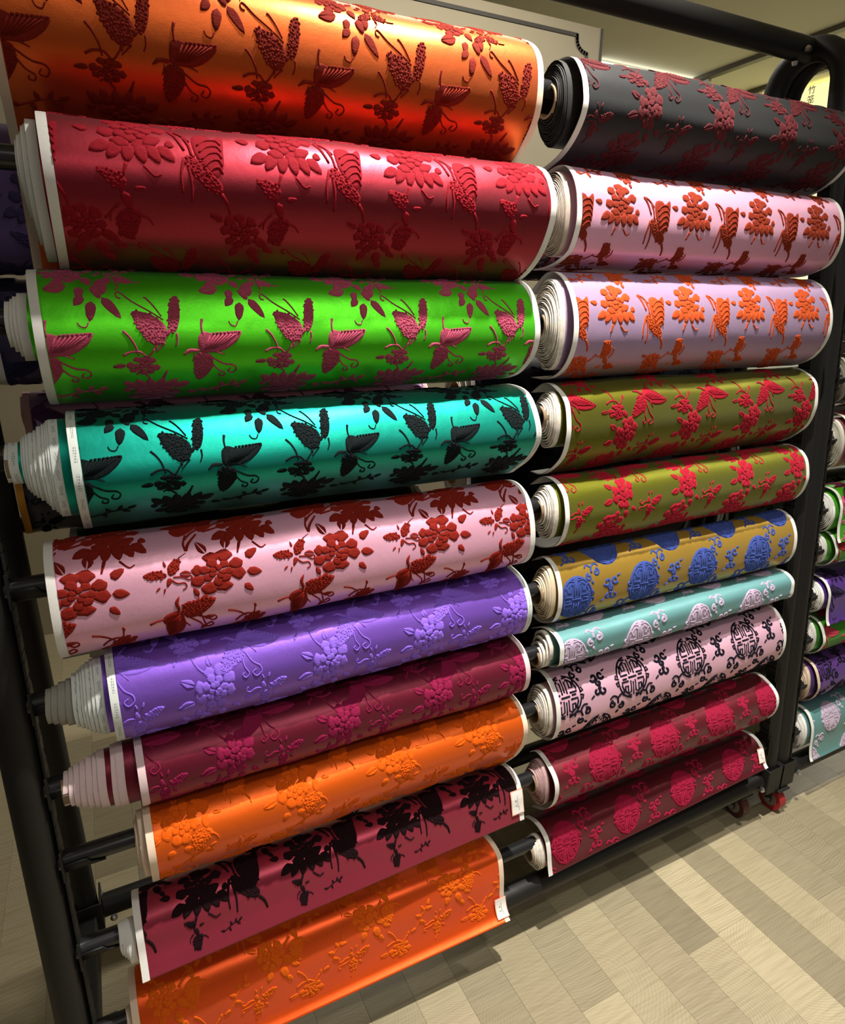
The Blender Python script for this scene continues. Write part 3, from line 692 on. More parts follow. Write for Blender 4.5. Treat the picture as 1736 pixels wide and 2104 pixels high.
LAY_R2 = [('peony2', .1, .172, .95, 0, 0), ('fly', .188, .197, 1.0, 0, 0), ('perch', .088, .268, .85, 200, 0), ('bloom', .036, .292, .9, 0, 0), ('spray', .045, .108, 1.1, 0, 0), ('peony', .13, .10, .7, 180, 0), ('moth', .08, .33, .9, 0, 0)]
LAY_R4 = [('swal', .018, .130, 1.05, -35, 0), ('flow', .115, .130, 1.0, 0, 0), ('peony', .140, .195, .95, 0, 0), ('moth', .034, .222, .95, 0, 0), ('peony2', .118, .272, .95, 20, 0), ('peony', .06, .06, .8, 0, 0), ('spray', .05, .30, 1.1, 0, 0)]
def flipv(lay, L): return [(a, b_, L-c, d, e+180, g) for a, b_, c, d, e, g in lay]
LAY_5 = [('fly', .020, .093, 1.0, 120, 0), ('peony2', .082, .108, 1.0, 0, 0), ('peony', .040, .176, 1.1, 90, 1), ('moth', .150, .176, .95, 150, 0), ('swal', .165, .245, 1.05, 100, 1), ('flow', .070, .262, .9, 30, 0), ('spray', .005, .24, 1.3, 80, 0), ('bloom', .11, .33, 1, 180, 0)]
LAY_6 = [('flow', .113, .133, 1.0, 180, 0), ('swal', .012, .140, 1.1, -30, 0), ('peony', .136, .198, 1.05, 0, 0), ('moth', .035, .214, 1.0, 0, 0), ('spray', .10, .245, 1.4, 15, 0), ('peony2', .05, .29, 1.0, 0, 0), ('branch', .06, .07, 1.0, 0, 0)]
LAY_8 = [('peony', .045, .140, 1.0, 0, 0), ('perch', .087, .150, 1.0, -20, 0), ('spray', .067, .20, 1.2, 10, 0), ('moth', .14, .21, .8, 0, 0), ('branch', .03, .26, .9, 0, 0), ('fly', .14, .10, .7, 0, 0), ('swal', .12, .28, .9, 0, 0)]
LAY_9 = [('peony2', .103, .079, 1.0, 0, 0), ('fly', .172, .085, 1.1, 0, 0), ('perch', .090, .142, .6, 0, 0), ('bloom', .03, .03, .9, 0, 0), ('spray', .145, .150, .6, 0, 0)]
LAY_10 = [('bloom', .058, .120, 1.1, 0, 0), ('perch', .098, .09, 1.0, 0, 0), ('spray', .165, .15, 1.2, 40, 0), ('moth', .02, .18, 1.0, 0, 0), ('flow', .11, .19, 1.1, 0, 0), ('fly', .02, .05, .9, 0, 0), ('peony', .12, .04, .8, 0, 0)]
LAY_M = lambda u, v: [('med', u, v, 1.0, 0, 0), ('cloud', u+.0907, v-.005, .95, 0, 0), ('med', u+.0907, v-.105, 1.0, 0, 0), ('ruyi', u+.045, v-.045, .9, 0, 0), ('cloud', u, v-.100, .95, 0, 0), ('ruyi', u+.045, v+.052, 1.0, 30, 0), ('med', u+.0907, v+.110, 1.0, 0, 0), ('cloud', u, v+.100, .95, 0, 0), ('ruyi', u+.135, v+.052, 1.0, 0, 1)]
LAY_MS = lambda u, v: [('med', u, v, .92, 0, 0), ('cloud', u+.085, v+.02, .9, 0, 0), ('ruyi', u+.06, v-.03, 1.0, 0, 0), ('med', u+.0907, v+.115, .92, 0, 0), ('ruyi', u+.13, v+.06, .9, 0, 0), ('med', u+.0907, v-.115, .92, 0, 0), ('cloud', u+.01, v-.1, .9, 0, 0)]

solid = lambda f: (lambda u, v: [('medf',)+q[1:] if q[0] == 'med' else q for q in f(u, v)])
# ---------------------------------------------------------------- roll builder
def sheet_mesh(G, N3, i0, i1, th=0.0009):
    A = G[i0:i1+1]; B = A - N3[i0:i1+1]*th; nx, ns = A.shape[:2]; n = nx*ns
    V = np.vstack([A.reshape(-1, 3), B.reshape(-1, 3)])
    i, j = np.meshgrid(np.arange(nx-1), np.arange(ns-1), indexing='ij'); a = (i*ns+j).ravel()
    F1 = np.stack([a, a+1, a+ns+1, a+ns], 1); F2 = np.stack([a, a+ns, a+ns+1, a+1], 1)+n
    F = [tuple(q) for q in F1.tolist()]+[tuple(q) for q in F2.tolist()]; mi = [0]*len(F1)+[1]*len(F2)
    e = []
    for j in range(ns-1): e += [(j, j+n, j+1+n, j+1), ((nx-1)*ns+j, (nx-1)*ns+j+1, (nx-1)*ns+j+1+n, (nx-1)*ns+j+n)]
    for i in range(nx-1): e += [(i*ns, (i+1)*ns, (i+1)*ns+n, i*ns+n), (i*ns+ns-1, i*ns+ns-1+n, (i+1)*ns+ns-1+n, (i+1)*ns+ns-1)]
    return V, F+e, mi+[0]*len(e)
def core(parent, cx, cz, r0, r1, xl0, xl1, xr, lim, mcloth, msel, pitch=.0034, seed=0, tubes_done=False, wob=.0012, tube=M_card):
    """cloth wound on a cardboard tube: one continuous spiral whose edge telescopes from xl0 (inside) to xl1 (outside)"""
    rg = np.random.RandomState(seed); turns = max(2, round((r1-r0)/pitch)); n = int(turns*28); V = []; F = []; mi = []
    ph = rg.uniform(0, 6.28, 6); am = rg.uniform(.3, 1, 6)*wob
    th = pitch*0.47; jit = 0; rm, ry, rz, czm = lim
    def pt(rad, a):
        q = rad/rm
        a += 2.6; return cx-rad*(1+(ry/rm-1)*q)*math.cos(a), cz+(czm-cz)*max(0, (rad-.026)/(rm-.026))+rad*(1+(rz/rm-1)*q)*math.sin(a)
    for k in range(n+1):
        t = k/n; a = t*turns*2*math.pi
        r = r0+(r1-r0)*t + sum(am[q]*math.sin((q+1)*a+ph[q]+t*turns*.9*q)*(.25+.75*t)/(1+q*.5) for q in range(6))
        turn = int(t*turns); fq = t*turns-turn; fq = fq*fq*(3-2*fq); jit = (random.Random(turn*7+seed).uniform(-1, 1)*(1-fq)+random.Random(turn*7+7+seed).uniform(-1, 1)*fq)*(.0018 if xl0 < .5 else .0022)
        xl = xl0+(xl1-xl0)*t+jit+.0006*math.sin(a*3)
        for xx in (xl, xl+SELV, xr-SELV-jit, xr-jit):
            V.append((xx, *pt(r, a)))
        for xx in (xr-jit, xr-SELV-jit, xl+SELV, xl):
            V.append((xx, *pt(r-th, a)))
    for k in range(n):
        for q in range(8):
            q2 = (q+1) % 8; F.append((k*8+q, k*8+q2, (k+1)*8+q2, (k+1)*8+q)); mi.append(1 if q in (1, 5) else 0)
    F += [tuple(range(7, -1, -1)), tuple(range(n*8, n*8+8))]; mi += [0, 0]
    o = obj('wound_core', W(V), F, [msel, mcloth], parent, mi); o.data.set_sharp_from_angle(angle=math.radians(35))
    uvl = o.data.uv_layers.new(name='UVMap'); li = np.empty(len(o.data.loops), dtype=np.int32); o.data.loops.foreach_get('vertex_index', li)
    kk = li//8; rr_ = r0+(r1-r0)*kk/n; uvl.data.foreach_set('uv', np.stack([(li % 8 == 1)*1.0, rr_*kk/n*turns*2*math.pi], 1).astype(np.float32).ravel())
    if tube and not tubes_done:
        b = MB(); x0 = xl0+(.004 if xl0 < .5 else -.001); b.ring(((x0+xr)/2, cx, cz), (1, 0, 0), r0-.0045, r0-.0008, xr-x0, 32)
        obj('core_tube', W(np.vstack(b.v)), b.f, tube, parent)
def make_roll(key, name, label, cat, group, mc, mv, lay, sel=M_selv, cores=None, back=None, hh=.0011, nx=56, zbot=None):
    r = ROLLS[key]; sd = hash_name(key)
    zmin = min(p[1] for p in r['pl']); t = empty(name, Vector(Wv((r['x0']+r['x1'])/2, 1.0, zmin)), label, cat, group)
    G, N3, u, v = sheet_grid(r, nx, 72, seed=sd)
    # put grid columns exactly on the selvedge lines
    xs = np.linspace(r['x0'], r['x1'], nx); ksel = 1
    def col(xx, base):
        f = (xx-r['x0'])/(r['x1']-r['x0'])*(nx-1); i = min(int(f), nx-2); a = f-i
        return G[i]*(1-a)+G[i+1]*a, N3[i]*(1-a)+N3[i+1]*a
    def strip(xa, xb, mats, nm, bulge=.0002):
        g0, n0 = col(xa, 0); g1, n1 = col(xb, 0); off = .0005
        Gs = np.stack([g0+n0*off, (g0+g1)/2+(n0+n1)/2*(off+bulge), g1+n1*off]); Ns = np.stack([n0, (n0+n1)/2, n1])
        V, F, mi = sheet_mesh(Gs, Ns, 0, 2, .0011)
        o = obj(nm, W(V), F, mats, t, mi); o.data.set_sharp_from_angle(angle=math.radians(50))
        uvl = o.data.uv_layers.new(name='UVMap'); ns = Gs.shape[1]; nn = 3*ns
        li = np.empty(len(o.data.loops), dtype=np.int32); o.data.loops.foreach_get('vertex_index', li); q = li % nn
        uvs = np.stack([(q//ns)/2.0, v[q % ns]+xa*.07], 1).astype(np.float32); uvl.data.foreach_set('uv', uvs.ravel())
        return o
    V, F, mi = sheet_mesh(G, N3, 0, nx-1); obj('cloth', W(V), F, [mc, back or sel], t, mi)
    strip(r['x0']-.0006, r['x0']+SELV, [sel, sel], 'selvedge') if False else strip(r['x0'], r['x0']+SELV, [sel, sel], 'selvedge')
    strip(r['x1']-SELV, r['x1'], [sel, sel], 'selvedge')
    pmz = pattern_mesh(G, N3, u, v, lay, hh)
    if pmz:
        o = obj('velvet_pattern', W(pmz[0]), pmz[1], mv, t); o['kind'] = 'stuff'
    if cores:
        allp = r['pl']+r['pr']; ymin = min(p[1-1] for p in allp); zt = min(max(p[1] for p in r['pl']), max(p[1] for p in r['pr'])); zb = zbot if zbot is not None else max(min(p[1] for p in r['pl']), min(p[1] for p in r['pr']))
        rm = max(cc[0][3] for cc in cores); cy = cores[-1][0][0]; ry = min(rm, cy-ymin-.0075); rz = min(rm*1.12, (zt-zb)/2-.0045); c0 = cores[-1][0][1]
        czm = min(max(c0-.004, zb+rz+.004), zt-rz-.004)
        fp = np.array([q for pr_ in (r['pl'], r['pr']) for q in resample(pr_, 90)[0] if (zbot is None or q[1] > zbot-.02)])
        for _ in range(60):
            bad = ((fp[:, 0]-cy)/(ry+.0062))**2+((fp[:, 1]-czm)/(rz+.0062))**2 < 1
            if not bad.any(): break
            dz = fp[bad, 1].mean()-czm; czm -= math.copysign(.0006, dz); ry *= .98; rz *= .992
        for ci, cc in enumerate(cores): core(t, cy, c0, *cc[0][2:], (rm, ry, rz, czm), mc, cc[1], seed=sd+ci, tubes_done=ci > 0, **cc[2])
    return t, (G, N3, u, v)

def S(col, **k): return satin('satin_%d_%d_%d' % col, col, **k)
CAT = 'fabric roll'
GL, GR = 'fabric rolls on the left half of the rack', 'fabric rolls on the right half of the rack'
def C(cy, cz, r0, r1, xl0, xl1, xr, m=M_selv, **k): return ((cy, cz, r0, r1, xl0, xl1, xr), m, k)
def bz(i): return LB[i-1]-.010
make_roll('L1', 'fabric_roll', 'orange satin fabric roll with dark red velvet butterflies, topmost on the left', CAT, GL, S((208, 92, 30), metal=0.75), velvet('velvet_brick', (122, 30, 18), (230, 90, 50), .8), shift(LAY_A, .0, .035)+shift(LAY_A, .09, -.135)[:3], sel=M_selvor, cores=[C(1.0, bz(1), .024, .058, .0, .006, .745, M_selvor)], zbot=.30)
make_roll('L2', 'fabric_roll', 'crimson satin fabric roll with bright red velvet butterflies above the lime green roll', CAT, GL, S((150, 38, 52), metal=0.85), velvet('velvet_scarlet', (140, 14, 30), (250, 70, 90), 1.0), LAY_B, cores=[C(1.0, bz(2), .024, .082, .016, .034, .742, M_selv)])
make_roll('L3', 'fabric_roll', 'lime green satin fabric roll with pink and dark red velvet butterflies', CAT, GL, S((78, 205, 12), metal=0.65), velvet('velvet_rose', (164, 66, 90), (255, 160, 210), 1.0), LAY_A, cores=[C(1.0, bz(3)+.004, .024, .039, -.026, -.006, .742, M_selv)])
make_roll('L4', 'fabric_roll', 'teal satin fabric roll with black velvet butterflies and printed white edges', CAT, GL, S((0, 150, 132), metal=0.78), velvet('velvet_black_teal', (9, 20, 22), (60, 70, 80), .5), shift(LAY_A, -.004, -.022), sel=M_selvp, cores=[C(1.0, bz(4), .024, .030, -.056, -.044, .742, M_selvp), C(1.0, bz(4), .033, .072, -.034, .004, .742, M_selvp)])
make_roll('L5', 'fabric_roll', 'pale pink satin fabric roll with rust red velvet peonies and butterflies, on the left', CAT, GL, S((226, 165, 190), metal=.35), velvet('velvet_rust', (124, 26, 16), (230, 90, 60), .6), LAY_5, cores=[C(1.0, bz(5), .024, .06, -.018, -.012, .742)])
make_roll('L6', 'fabric_roll', 'violet satin fabric roll with lilac velvet peonies and stepped printed white edges', CAT, GL, S((128, 84, 200), metal=0.60), velvet('velvet_lilac', (140, 100, 222), (200, 170, 255), 1.0), LAY_6, sel=M_selvp, cores=[C(1.0, bz(6), .024, .036, -.062, -.030, .742, simple('grey_selvedge', (150, 148, 138), .8)), C(1.0, bz(6), .039, .064, -.026, .008, .742, M_selvp)])
make_roll('L7', 'fabric_roll', 'dark maroon satin fabric roll with magenta velvet peonies and a pink stepped cone end', CAT, GL, S((112, 16, 44)), velvet('velvet_magenta', (132, 22, 64), (255, 80, 150), .8), shift(LAY_6, 0, -.025), sel=M_selvpink, cores=[C(1.0, bz(7), .024, .048, -.062, -.006, .742, M_selvpink), C(1.0, bz(7), .051, .054, .004, .020, .742, M_selvpink)])
make_roll('L8', 'fabric_roll', 'bright orange satin fabric roll with orange velvet peonies, between the two dark red rolls', CAT, GL, S((238, 98, 4)), velvet('velvet_orange', (235, 92, 10), (255, 170, 60), .8), LAY_8, sel=M_selvor, cores=[C(1.0, bz(8), .024, .054, .024, .034, .742, M_selvor)])
t9, g9 = make_roll('L9', 'fabric_roll', 'rose maroon satin fabric roll with black velvet motifs and a white price card, hanging flap', CAT, GL, S((160, 48, 70)), velvet('velvet_black', (28, 7, 13), (70, 30, 45), .5), LAY_9, cores=[C(1.0, bz(9), .023, .042, -.020, -.006, .742, M_selv)], zbot=-.985)
t10, g10 = make_roll('L10', 'fabric_roll', 'orange satin fabric roll at the very bottom left, its flap hanging near the floor', CAT, GL, S((236, 84, 8)), velvet('velvet_amber', (238, 96, 14), (255, 170, 60), .8), LAY_10, sel=M_selvor, cores=[C(1.0, bz(10), .023, .040, -.030, -.024, .70, M_selvor)], zbot=-1.13)
make_roll('R1', 'fabric_roll', 'black satin fabric roll with dull red velvet peonies, topmost on the right', CAT, GR, S((19, 20, 23), metal=.2, rough=.5), velvet('velvet_oxblood', (84, 32, 36), (190, 90, 95), .6), shift(LAY_R4, .0, .006), cores=[C(1.0, bz(1)-.008, .027, .070, .812, .826, 1.56, simple('black_selvedge', (32, 30, 29), .5))])
make_roll('R2', 'fabric_roll', 'pale pink satin fabric roll with rust velvet flowers directly under the black roll', CAT, GR, S((226, 168, 196), metal=.35), velvet('velvet_russet', (126, 40, 22), (220, 110, 70), .6), LAY_R2, cores=[C(1.0, bz(2)-.01, .025, .074, .808, .826, 1.56, simple('stained_selvedge', (176, 160, 146), .8, noise=.35, nscale=60))])
make_roll('R3', 'fabric_roll', 'mauve grey satin fabric roll with orange velvet flowers and a thick white spiral end', CAT, GR, S((176, 146, 182), metal=.4), velvet('velvet_tangerine', (186, 70, 28), (255, 150, 90), .6), LAY_R2, cores=[C(1.0, bz(3)-.006, .024, .080, .800, .822, 1.56, M_coreedge)])
make_roll('R4', 'fabric_roll', 'olive green satin fabric roll with crimson velvet butterflies, upper of the two olive rolls', CAT, GR, S((118, 118, 20), metal=0.75), velvet('velvet_crimson', (142, 16, 34), (255, 80, 100), .7), LAY_R4, cores=[C(1.0, bz(4), .024, .052, .802, .824, 1.56, M_coreedge)])
make_roll('R5', 'fabric_roll', 'olive green satin fabric roll with crimson velvet peonies, lower of the two olive rolls', CAT, GR, S((122, 124, 22), metal=0.70), velvet('velvet_cherry', (156, 18, 40), (255, 90, 110), .8), shift(LAY_R4, .004, -.06)+[('branch', .02, .27, 1, 0, 0)], cores=[C(1.0, bz(5), .024, .052, .800, .822, 1.56, M_coreedge)])
make_roll('R6', 'fabric_roll', 'gold satin fabric roll with blue velvet medallions and clouds', CAT, GR, S((178, 142, 52)), velvet('velvet_blue', (58, 76, 146), (130, 150, 230), .7), solid(LAY_M)(.046, .150), cores=[C(1.0, bz(6), .024, .052, .802, .822, 1.55, simple('buff_selvedge', (205, 188, 160), .8))])
make_roll('R7', 'fabric_roll', 'thin aqua satin fabric roll with pale lilac velvet medallions under the gold roll', CAT, GR, S((104, 158, 160), metal=.35), velvet('velvet_pale_lilac', (178, 160, 184), (240, 225, 245), .8), solid(LAY_MS)(.030, .142), cores=[C(1.0, bz(7), .021, .034, .80, .82, 1.54, M_coreedge)])
make_roll('R8', 'fabric_roll', 'pale pink satin fabric roll with black velvet medallions and clouds', CAT, GR, S((226, 176, 198), metal=.3), velvet('velvet_ink', (18, 16, 30), (60, 60, 80), .4), LAY_M(.028, .105), cores=[C(1.0, bz(8), .024, .056, .800, .816, 1.54, M_coreedge)])
make_roll('R9', 'fabric_roll', 'dark maroon satin fabric roll with crimson velvet medallions, upper of the two medallion maroons', CAT, GR, S((104, 18, 32)), velvet('velvet_cerise', (142, 20, 52), (255, 80, 120), .8), solid(LAY_M)(.142, .105), cores=[C(1.0, bz(9), .024, .056, .795, .812, 1.53, simple('maroon_edge_selvedge', (185, 150, 150), .7, noise=.3, nscale=80))])
tr10, gr10 = make_roll('R10', 'fabric_roll', 'dark maroon satin fabric roll with crimson medallions at the bottom right, with price card', CAT, GR, S((98, 16, 30)), velvet('velvet_raspberry', (146, 20, 54), (255, 80, 120), .8), solid(LAY_MS)(.054, .098), cores=[C(1.0, bz(10)-.008, .023, .046, .790, .808, 1.53, M_coreedge)], zbot=-1.15)
# price cards at the lower right corners of the hanging flaps
def price_card(parent, g, u0, u1, v0, v1):
    G, N3, u, v = g
    def at(uu, vv, h):
        fu = uu/u[-1]*(len(u)-1); fv = vv/v[-1]*(len(v)-1); i = min(int(fu), len(u)-2); j = min(int(fv), len(v)-2); a, b_ = fu-i, fv-j
        P = G[i, j]*(1-a)*(1-b_)+G[i+1, j]*a*(1-b_)+G[i, j+1]*(1-a)*b_+G[i+1, j+1]*a*b_
        return P+N3[i, j]*h
    def patch(ua, ub, va, vb, h, n=6):
        V = []; F = []
        for hh in (h, h-.0004):
            for a in range(n+1): V += [at(ua, va+(vb-va)*a/n, hh), at(ub, va+(vb-va)*a/n, hh)]
        o = 2*(n+1)
        for a in range(n): F += [(2*a, 2*a+2, 2*a+3, 2*a+1), (o+2*a, o+2*a+1, o+2*a+3, o+2*a+2), (2*a, o+2*a, o+2*a+2, 2*a+2), (2*a+1, 2*a+3, o+2*a+3, o+2*a+1)]
        F += [(0, 1, o+1, o), (2*n, o+2*n, o+2*n+1, 2*n+1)]
        return V, F
    V, F = patch(u0, u1, v0, v1, .0040); c = obj('price_card', W(V), F, M_tagrim, parent, smooth=False); c['label'] = 'small white card with a peach edge and faint pencil marks'
    V, F = patch(u0+.0015, u1-.0015, v0+.0018, v1-.0018, .0044); obj('card_face', W(V), F, M_tag, c, smooth=False)
    b = MB(); um = (u0+u1)/2; dv = v1-v0
    for (a, q, w, hgt) in ((um+.0005, v0+dv*.48, .0007, dv*.5), (um-.0035, v0+dv*.42, .0022, dv*.07), (um-.0035, v0+dv*.62, .0018, dv*.06), (um+.0035, v0+dv*.75, .0007, dv*.2)):
        V, F = patch(a-w/2, a+w/2, q-hgt/2, q+hgt/2, .0047, 2); b.add(V, F)
    obj('pencil_marks', W(np.vstack(b.v)), b.f, M_ink, c, smooth=False)
price_card(t9, g9, .714, .744, .108, .162)
price_card(t10, g10, .699, .727, .190, .240)
price_card(tr10, gr10, .689, .712, .085, .128)

# ---------------------------------------------------------------- rolls on the rear side of the rack (their backs seen through gaps)
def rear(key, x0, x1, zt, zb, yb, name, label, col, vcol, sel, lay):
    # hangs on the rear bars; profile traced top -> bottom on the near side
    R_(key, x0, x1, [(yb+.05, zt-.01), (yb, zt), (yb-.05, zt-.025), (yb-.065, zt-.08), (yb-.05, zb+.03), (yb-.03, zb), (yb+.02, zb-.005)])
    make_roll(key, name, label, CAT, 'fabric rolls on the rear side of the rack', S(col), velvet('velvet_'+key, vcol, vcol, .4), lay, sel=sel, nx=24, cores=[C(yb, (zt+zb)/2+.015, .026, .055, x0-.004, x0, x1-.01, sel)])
def yb(z): return 1.165+.215*(0.5-z)/1.665+.06
rear('B1', .85, 1.60, .33, .15, yb(.25), 'fabric_roll', 'dark red fabric roll with black motif glimpsed behind the black roll', (110, 18, 38), (20, 8, 12), M_selv, LAY_R4)
rear('B2', -.07, .70, .35, .14, yb(.25), 'fabric_roll', 'dusky purple fabric roll behind the crimson roll at the left, upper one', (92, 74, 128), (60, 52, 92), M_selv, LAY_B)
rear('B3', -.07, .70, .13, -.03, yb(.05), 'fabric_roll', 'dusky purple fabric roll behind the crimson roll at the left, lower one', (70, 62, 98), (46, 44, 74), M_selv, LAY_A)
M_ochre = simple('ochre_selvedge', (190, 128, 30), .7, noise=.3, nscale=120)
rear('B4', -.045, .70, -.05, -.14, yb(-.1), 'fabric_roll', 'mauve fabric roll seen behind the lime green roll at the left', (150, 122, 160), (90, 60, 100), simple('pinkish_selvedge', (178, 140, 140), .8), LAY_R4)
rear('B5', -.075, .70, -.145, -.29, yb(-.2), 'fabric_roll', 'black fabric roll with ochre dotted edge behind the teal roll', (48, 46, 56), (14, 14, 20), M_ochre, LAY_R4)
rear('B6', -.01, .70, -.30, -.42, yb(-.36), 'fabric_roll', 'dark green fabric roll behind the teal and pink rolls', (50, 90, 20), (40, 70, 16), M_selv, LAY_R4)
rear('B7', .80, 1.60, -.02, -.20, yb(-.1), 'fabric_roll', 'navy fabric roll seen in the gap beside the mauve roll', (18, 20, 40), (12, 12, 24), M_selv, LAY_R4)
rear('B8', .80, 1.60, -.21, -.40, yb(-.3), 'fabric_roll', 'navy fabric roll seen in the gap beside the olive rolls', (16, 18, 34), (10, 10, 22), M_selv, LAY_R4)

for key, za, zb_, txt, col in (('B9', -.41, -.57, 'plum fabric roll added on the rear bars behind the gold roll', (34, 16, 30)), ('B10', -.58, -.74, 'charcoal fabric roll added on the rear bars behind the aqua roll', (26, 26, 30)),
                          ('B11', -.75, -.90, 'dark wine fabric roll added on the rear bars behind the upper medallion maroon roll', (48, 10, 22)), ('B12', -.91, -1.06, 'dark navy fabric roll added on the rear bars at the bottom right', (14, 16, 30))):
    rear(key, .80, 1.56, za, zb_, yb((za+zb_)/2), 'fabric_roll', txt, col, (10, 8, 12), M_selv, LAY_R4[:1])  # filled in so the gaps stay dark and no light shows through
# ---------------------------------------------------------------- the rack
def make_rack(XL, XR, label, bars, left_bars=True):
    t = empty('fabric_rack', Vector((XL, Wv(0, 1.2, -1.3)[1], 0)), label, 'rack', 'black rolling racks')
    zc_ = .54; rc = .0825; yc = 1.0825
    for X in (XL, XR):
        front = [(X, 1.0, z) for z in np.linspace(-1.17, zc_, 6)]
        arc_ = [(X, yc-rc*math.cos(a), zc_+rc*math.sin(a)) for a in np.linspace(0.15, math.pi-.15, 14)]
        back_ = [(X, 1.165, zc_)]+[(X, 1.165+.215*k/6, zc_-1.705*k/6) for k in range(1, 7)]
        b = MB(); b.tube(W(front+arc_+back_), .0255, 24); o = build(b, 'end_frame', M_black, t)
        # perforated strip that takes the brackets
        sx = X+.0285 if X == XL else X-.0285
        b = MB()
        zz = np.arange(-1.15, .45, .04)
        for z in zz:
            b.add(W(np.array([(sx+dx, 0.982+dy, z+dz) for dz in (0, .028) for dy in (0, .03) for dx in (-.0015, .0015)])), [(0, 2, 3, 1), (4, 5, 7, 6), (0, 1, 5, 4), (2, 6, 7, 3), (0, 4, 6, 2), (1, 3, 7, 5)])
            b.add(W(np.array([(sx+dx, 0.982+dy, z+.026+dz) for dz in (0, .016) for dy in (0, .024) for dx in (-.0015, .0015)])), [(0, 2, 3, 1), (4, 5, 7, 6), (0, 1, 5, 4), (2, 6, 7, 3), (0, 4, 6, 2), (1, 3, 7, 5)])
        build(b, 'slotted_strip', M_black, t, smooth=False)
        # side beam between the feet, U brackets, bolts, casters
        b = MB(); P = [W(np.array(p)) for p in ((X, 1.0, -1.20), (X, 1.385, -1.185))]
        mid = (P[0]+P[1])/2; d = P[1]-P[0]; L = np.linalg.norm(d); a = math.atan2(d[2], d[1]); Rm = np.array([[1, 0, 0], [0, math.cos(a), -math.sin(a)], [0, math.sin(a), math.cos(a)]])
        b.box(mid, (.040, L+.05, .062), Rm, bev=.003); build(b, 'side_beam', M_black, t, smooth=False)
        for yy, z0 in ((1.0, -1.165), (1.38, -1.150)):
            pc = W(np.array((X, yy, z0-.015))); b = MB()
            b.box(pc+np.array([0, -.030, 0]), (.060, .004, .075), bev=.001); b.box(pc+np.array([-.030, 0, 0]), (.004, .062, .075), bev=.001); b.box(pc+np.array([.030, 0, 0]), (.004, .062, .075), bev=.001)
            build(b, 'foot_bracket', M_black, t, smooth=False)
            sgn = 1 if X == XL else -1
            b = MB(); b.tube([pc+np.array([sgn*.052, -.028, -.012]), pc+np.array([sgn*.052, -.034, -.012])], .0075, 6); b.tube([pc+np.array([sgn*.052, -.034, -.012]), pc+np.array([sgn*.052, -.038, -.012])], [.0065, .003], 14); build(b, 'bolt', M_bolt, t)
            b = MB(); b.tube([pc+np.array([sgn*.032, .012, .014]), pc+np.array([sgn*.038, .012, .014])], .0085, 6); b.tube([pc+np.array([sgn*.038, .012, .014]), pc+np.array([sgn*.042, .012, .014])], [.0075, .003], 14); build(b, 'bolt', M_bolt, t)
            # caster
            wx, wy = pc[0]+(-.075 if (X == XR and yy == 1.0) else -.012), pc[1]+(.02 if X == XR and yy == 1.0 else -.008); wr = .034
            cs = MB(); cs.box((wx, wy-.006, pc[2]-.044), (.046, .05, .006), bev=.001)
            fz = (pc[2]-.044+wr)/2
            for s in (-1, 1): cs.box((wx+s*.0165, wy, (pc[2]-.047+wr)/2+.002), (.003, .018, pc[2]-.047-wr+.014), bev=.0008)
            co = build(cs, 'caster_fork', M_black, t, smooth=False)
            w_ = MB(); w_.ring((wx, wy, wr), (1, 0, 0), .020, wr, .024, 36); o = build(w_, 'caster_wheel', M_red if label.startswith('second') else simple('dark_red_wheel', (70, 24, 24), .5), co)
            w_ = MB(); w_.ring((wx, wy, wr), (1, 0, 0), .006, .0205, .026, 30); build(w_, 'wheel_hub', M_hub, co)
            w_ = MB(); w_.tube([(wx-.024, wy, wr), (wx+.024, wy, wr)], .0058, 12); build(w_, 'axle_bolt', M_bolt, co)
    # rails
    for yy, z in ((1.0, -1.19), (1.38, -1.165)):
        b = MB(); b.tube(W([(XL+.034, yy, z), (XR-.034, yy, z)]), .0245, 24); build(b, 'bottom_rail', M_black, t)
    b = MB(); b.tube(W([(XL+.012, yc, .622), (XR-.012, yc, .622)]), .0250, 28); build(b, 'top_rail', M_black, t)
    for X in (XL+.05, XR-.05):
        for dy, dz in ((-.026, -.012), (.0, -.028)):
            b = MB(); p = W(np.array((X, yc+dy, .622+dz))); b.tube([p, p+np.array([0, dy*.3, dz*.3])], [.007, .005], 8); build(b, 'bolt', M_bolt, t)
    for z in bars:
        b = MB(); b.tube(W([(XL+.022, 1.0, z), (XR-.022, 1.0, z)]), .0145, 22); br = build(b, 'hanging_bar', M_bar, t)
        for X, s in ((XL, 1), (XR, -1)):
            # open half-sleeve bracket hooked on the slotted strip
            V = []; F = []; n = 12; x0, x1 = X+s*.026, X+s*.085
            for (xx, top) in ((x0, .2), (X+s*.060, .2), (X+s*.066, -.35), (x1, -.75)):
                for k in range(n+1):
                    a = -math.pi-top+(math.pi+2*top)*k/n
                    for rr in (.0158, .0185): V.append((xx, 1.0+rr*math.cos(a), z+rr*math.sin(a)))
            m_ = 2*(n+1)
            for q in range(3):
                for k in range(n):
                    a = q*m_+2*k; F += [(a, a+2, a+m_+2, a+m_), (a+1, a+m_+1, a+m_+3, a+3)]
                for k in (0, n): a = q*m_+2*k; F.append((a, a+m_, a+m_+1, a+1))
            for q in (0, 3):
                for k in range(n): a = q*m_+2*k; F.append((a, a+1, a+3, a+2))
            o = obj('bar_bracket', W(V), F, M_black, t)
            b = MB(); b.add(W(np.array([(x0+s*dx, .978+dy, z-.024+dz) for dz in (0, .05) for dy in (0, .044) for dx in (0, .003)])), [(0, 2, 3, 1), (4, 5, 7, 6), (0, 1, 5, 4), (2, 6, 7, 3), (0, 4, 6, 2), (1, 3, 7, 5)])
            build(b, 'hook_plate', M_black, o, smooth=False)
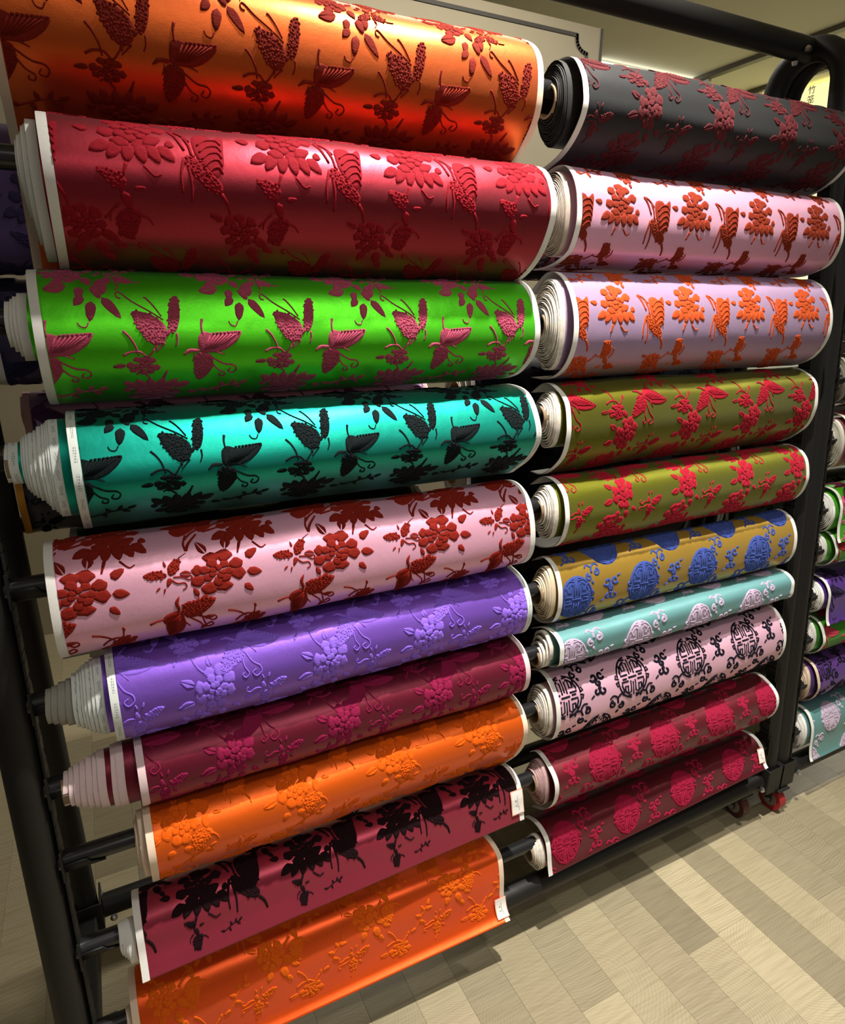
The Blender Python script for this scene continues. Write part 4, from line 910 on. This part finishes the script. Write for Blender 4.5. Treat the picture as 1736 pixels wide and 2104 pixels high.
    # rear bars
    for z in (.25, .05, -.28):
        y = 1.165+.215*(0.5-z)/1.665+.045
        b = MB(); b.tube(W([(XL+.0, y, z), (XR-.0, y, z)]), .0145, 18); build(b, 'rear_bar', M_bar, t)
    return t
make_rack(-.103, 1.600, 'long black tubular rolling rack holding two columns of fabric rolls', LB)
RB = [.06, -.10, -.250, -.430, -.540, -.668, -.792, -.930, -1.072]
make_rack(1.652, 3.34, 'second black tubular rolling rack standing beyond the end of the first', RB)
# rolls of the second rack, only their near ends in view
def small_prof(zc, R, flap=0.0, yf=.965):
    P = [(1.07, zc+R*.75), (1.04, zc+R*.98), (1.01, zc+R), (.985, zc+R*.8), (.97, zc+R*.3), (.967, zc-R*.2)]
    if flap > 0: P += [(.968, zc-R*.8), (.965, zc-R-flap*.6), (.960, zc-R-flap)]
    else: P += [(.985, zc-R*.75), (1.015, zc-R*1.02), (1.06, zc-R*1.05)]
    return P
G2 = 'fabric rolls on the second rack'
def second(key, i, R, flap, label, col, vcol, lay, sel=M_selv, metal=.5):
    z = RB[i]-.004; R_(key, 1.735, 2.485, small_prof(z, R+.004, flap))
    make_roll(key, 'fabric_roll', label, CAT, G2, S(col, metal=metal), velvet('velvet_'+key, vcol, tuple(min(255, q+70) for q in vcol), .7), lay, sel=sel, nx=30, cores=[C(1.012, z, .027, R, 1.70, 1.718, 2.47, sel)])
second('S0', 0, .062, 0, 'black fabric roll on the second rack, highest in view at the right edge', (34, 32, 34), (60, 20, 30), LAY_R4, simple('ash_selvedge', (120, 116, 108), .8))
second('S1', 1, .060, 0, 'dark brown fabric roll on the second rack, second highest in view', (60, 40, 40), (90, 30, 30), LAY_R4, simple('dun_selvedge', (150, 145, 130), .8))
second('S2', 2, .062, .045, 'dusty pink fabric roll on the second rack above its green rolls', (180, 110, 125), (150, 30, 50), LAY_R4, simple('ivory_selvedge', (200, 196, 180), .8))
second('S3', 3, .050, .030, 'green fabric roll with pink velvet on the second rack, highest of its green ones', (80, 190, 20), (200, 80, 120), LAY_R4)
second('S4', 4, .046, 0, 'green fabric roll with a loose grey outer wrap on the second rack', (80, 170, 20), (150, 40, 50), LAY_R4)
second('S5', 5, .044, .030, 'purple fabric roll with a thin spiral end on the second rack', (92, 50, 150), (30, 20, 50), LAY_R4)
second('S6', 6, .052, 0, 'green fabric roll with red velvet on the second rack between purple ones', (60, 150, 18), (190, 60, 80), LAY_R4)
second('S7', 7, .060, 0, 'purple fabric roll with black medallions and a thick tan spiral end on the second rack', (104, 60, 150), (18, 12, 30), LAY_M(.03, .09), simple('tan_selvedge', (205, 184, 160), .8, noise=.3, nscale=70))
second('S8', 8, .056, .030, 'aqua fabric roll with lilac medallions at the bottom of the second rack', (104, 158, 158), (186, 170, 190), solid(LAY_MS)(.09, .12), metal=.35)
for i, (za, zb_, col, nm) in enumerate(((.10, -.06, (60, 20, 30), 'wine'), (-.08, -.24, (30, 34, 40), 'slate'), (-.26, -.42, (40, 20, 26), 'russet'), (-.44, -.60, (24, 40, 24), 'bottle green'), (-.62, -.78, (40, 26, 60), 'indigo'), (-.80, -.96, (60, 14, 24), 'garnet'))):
    rear('T%d' % i, 1.72, 2.47, za, zb_, yb((za+zb_)/2), 'fabric_roll', 'dark %s fabric roll added on the rear bars of the second rack' % nm, col, (12, 10, 14), M_selv, LAY_R4[:1])  # added to keep the background dark between the second rack's rolls
print('planks', cnt, 'objects', len(bpy.data.objects), 'tris', sum(len(o.data.loop_triangles) or sum(p.loop_total-2 for p in o.data.polygons) for o in bpy.data.objects if o.type == 'MESH' and not o.name.startswith('plank')))
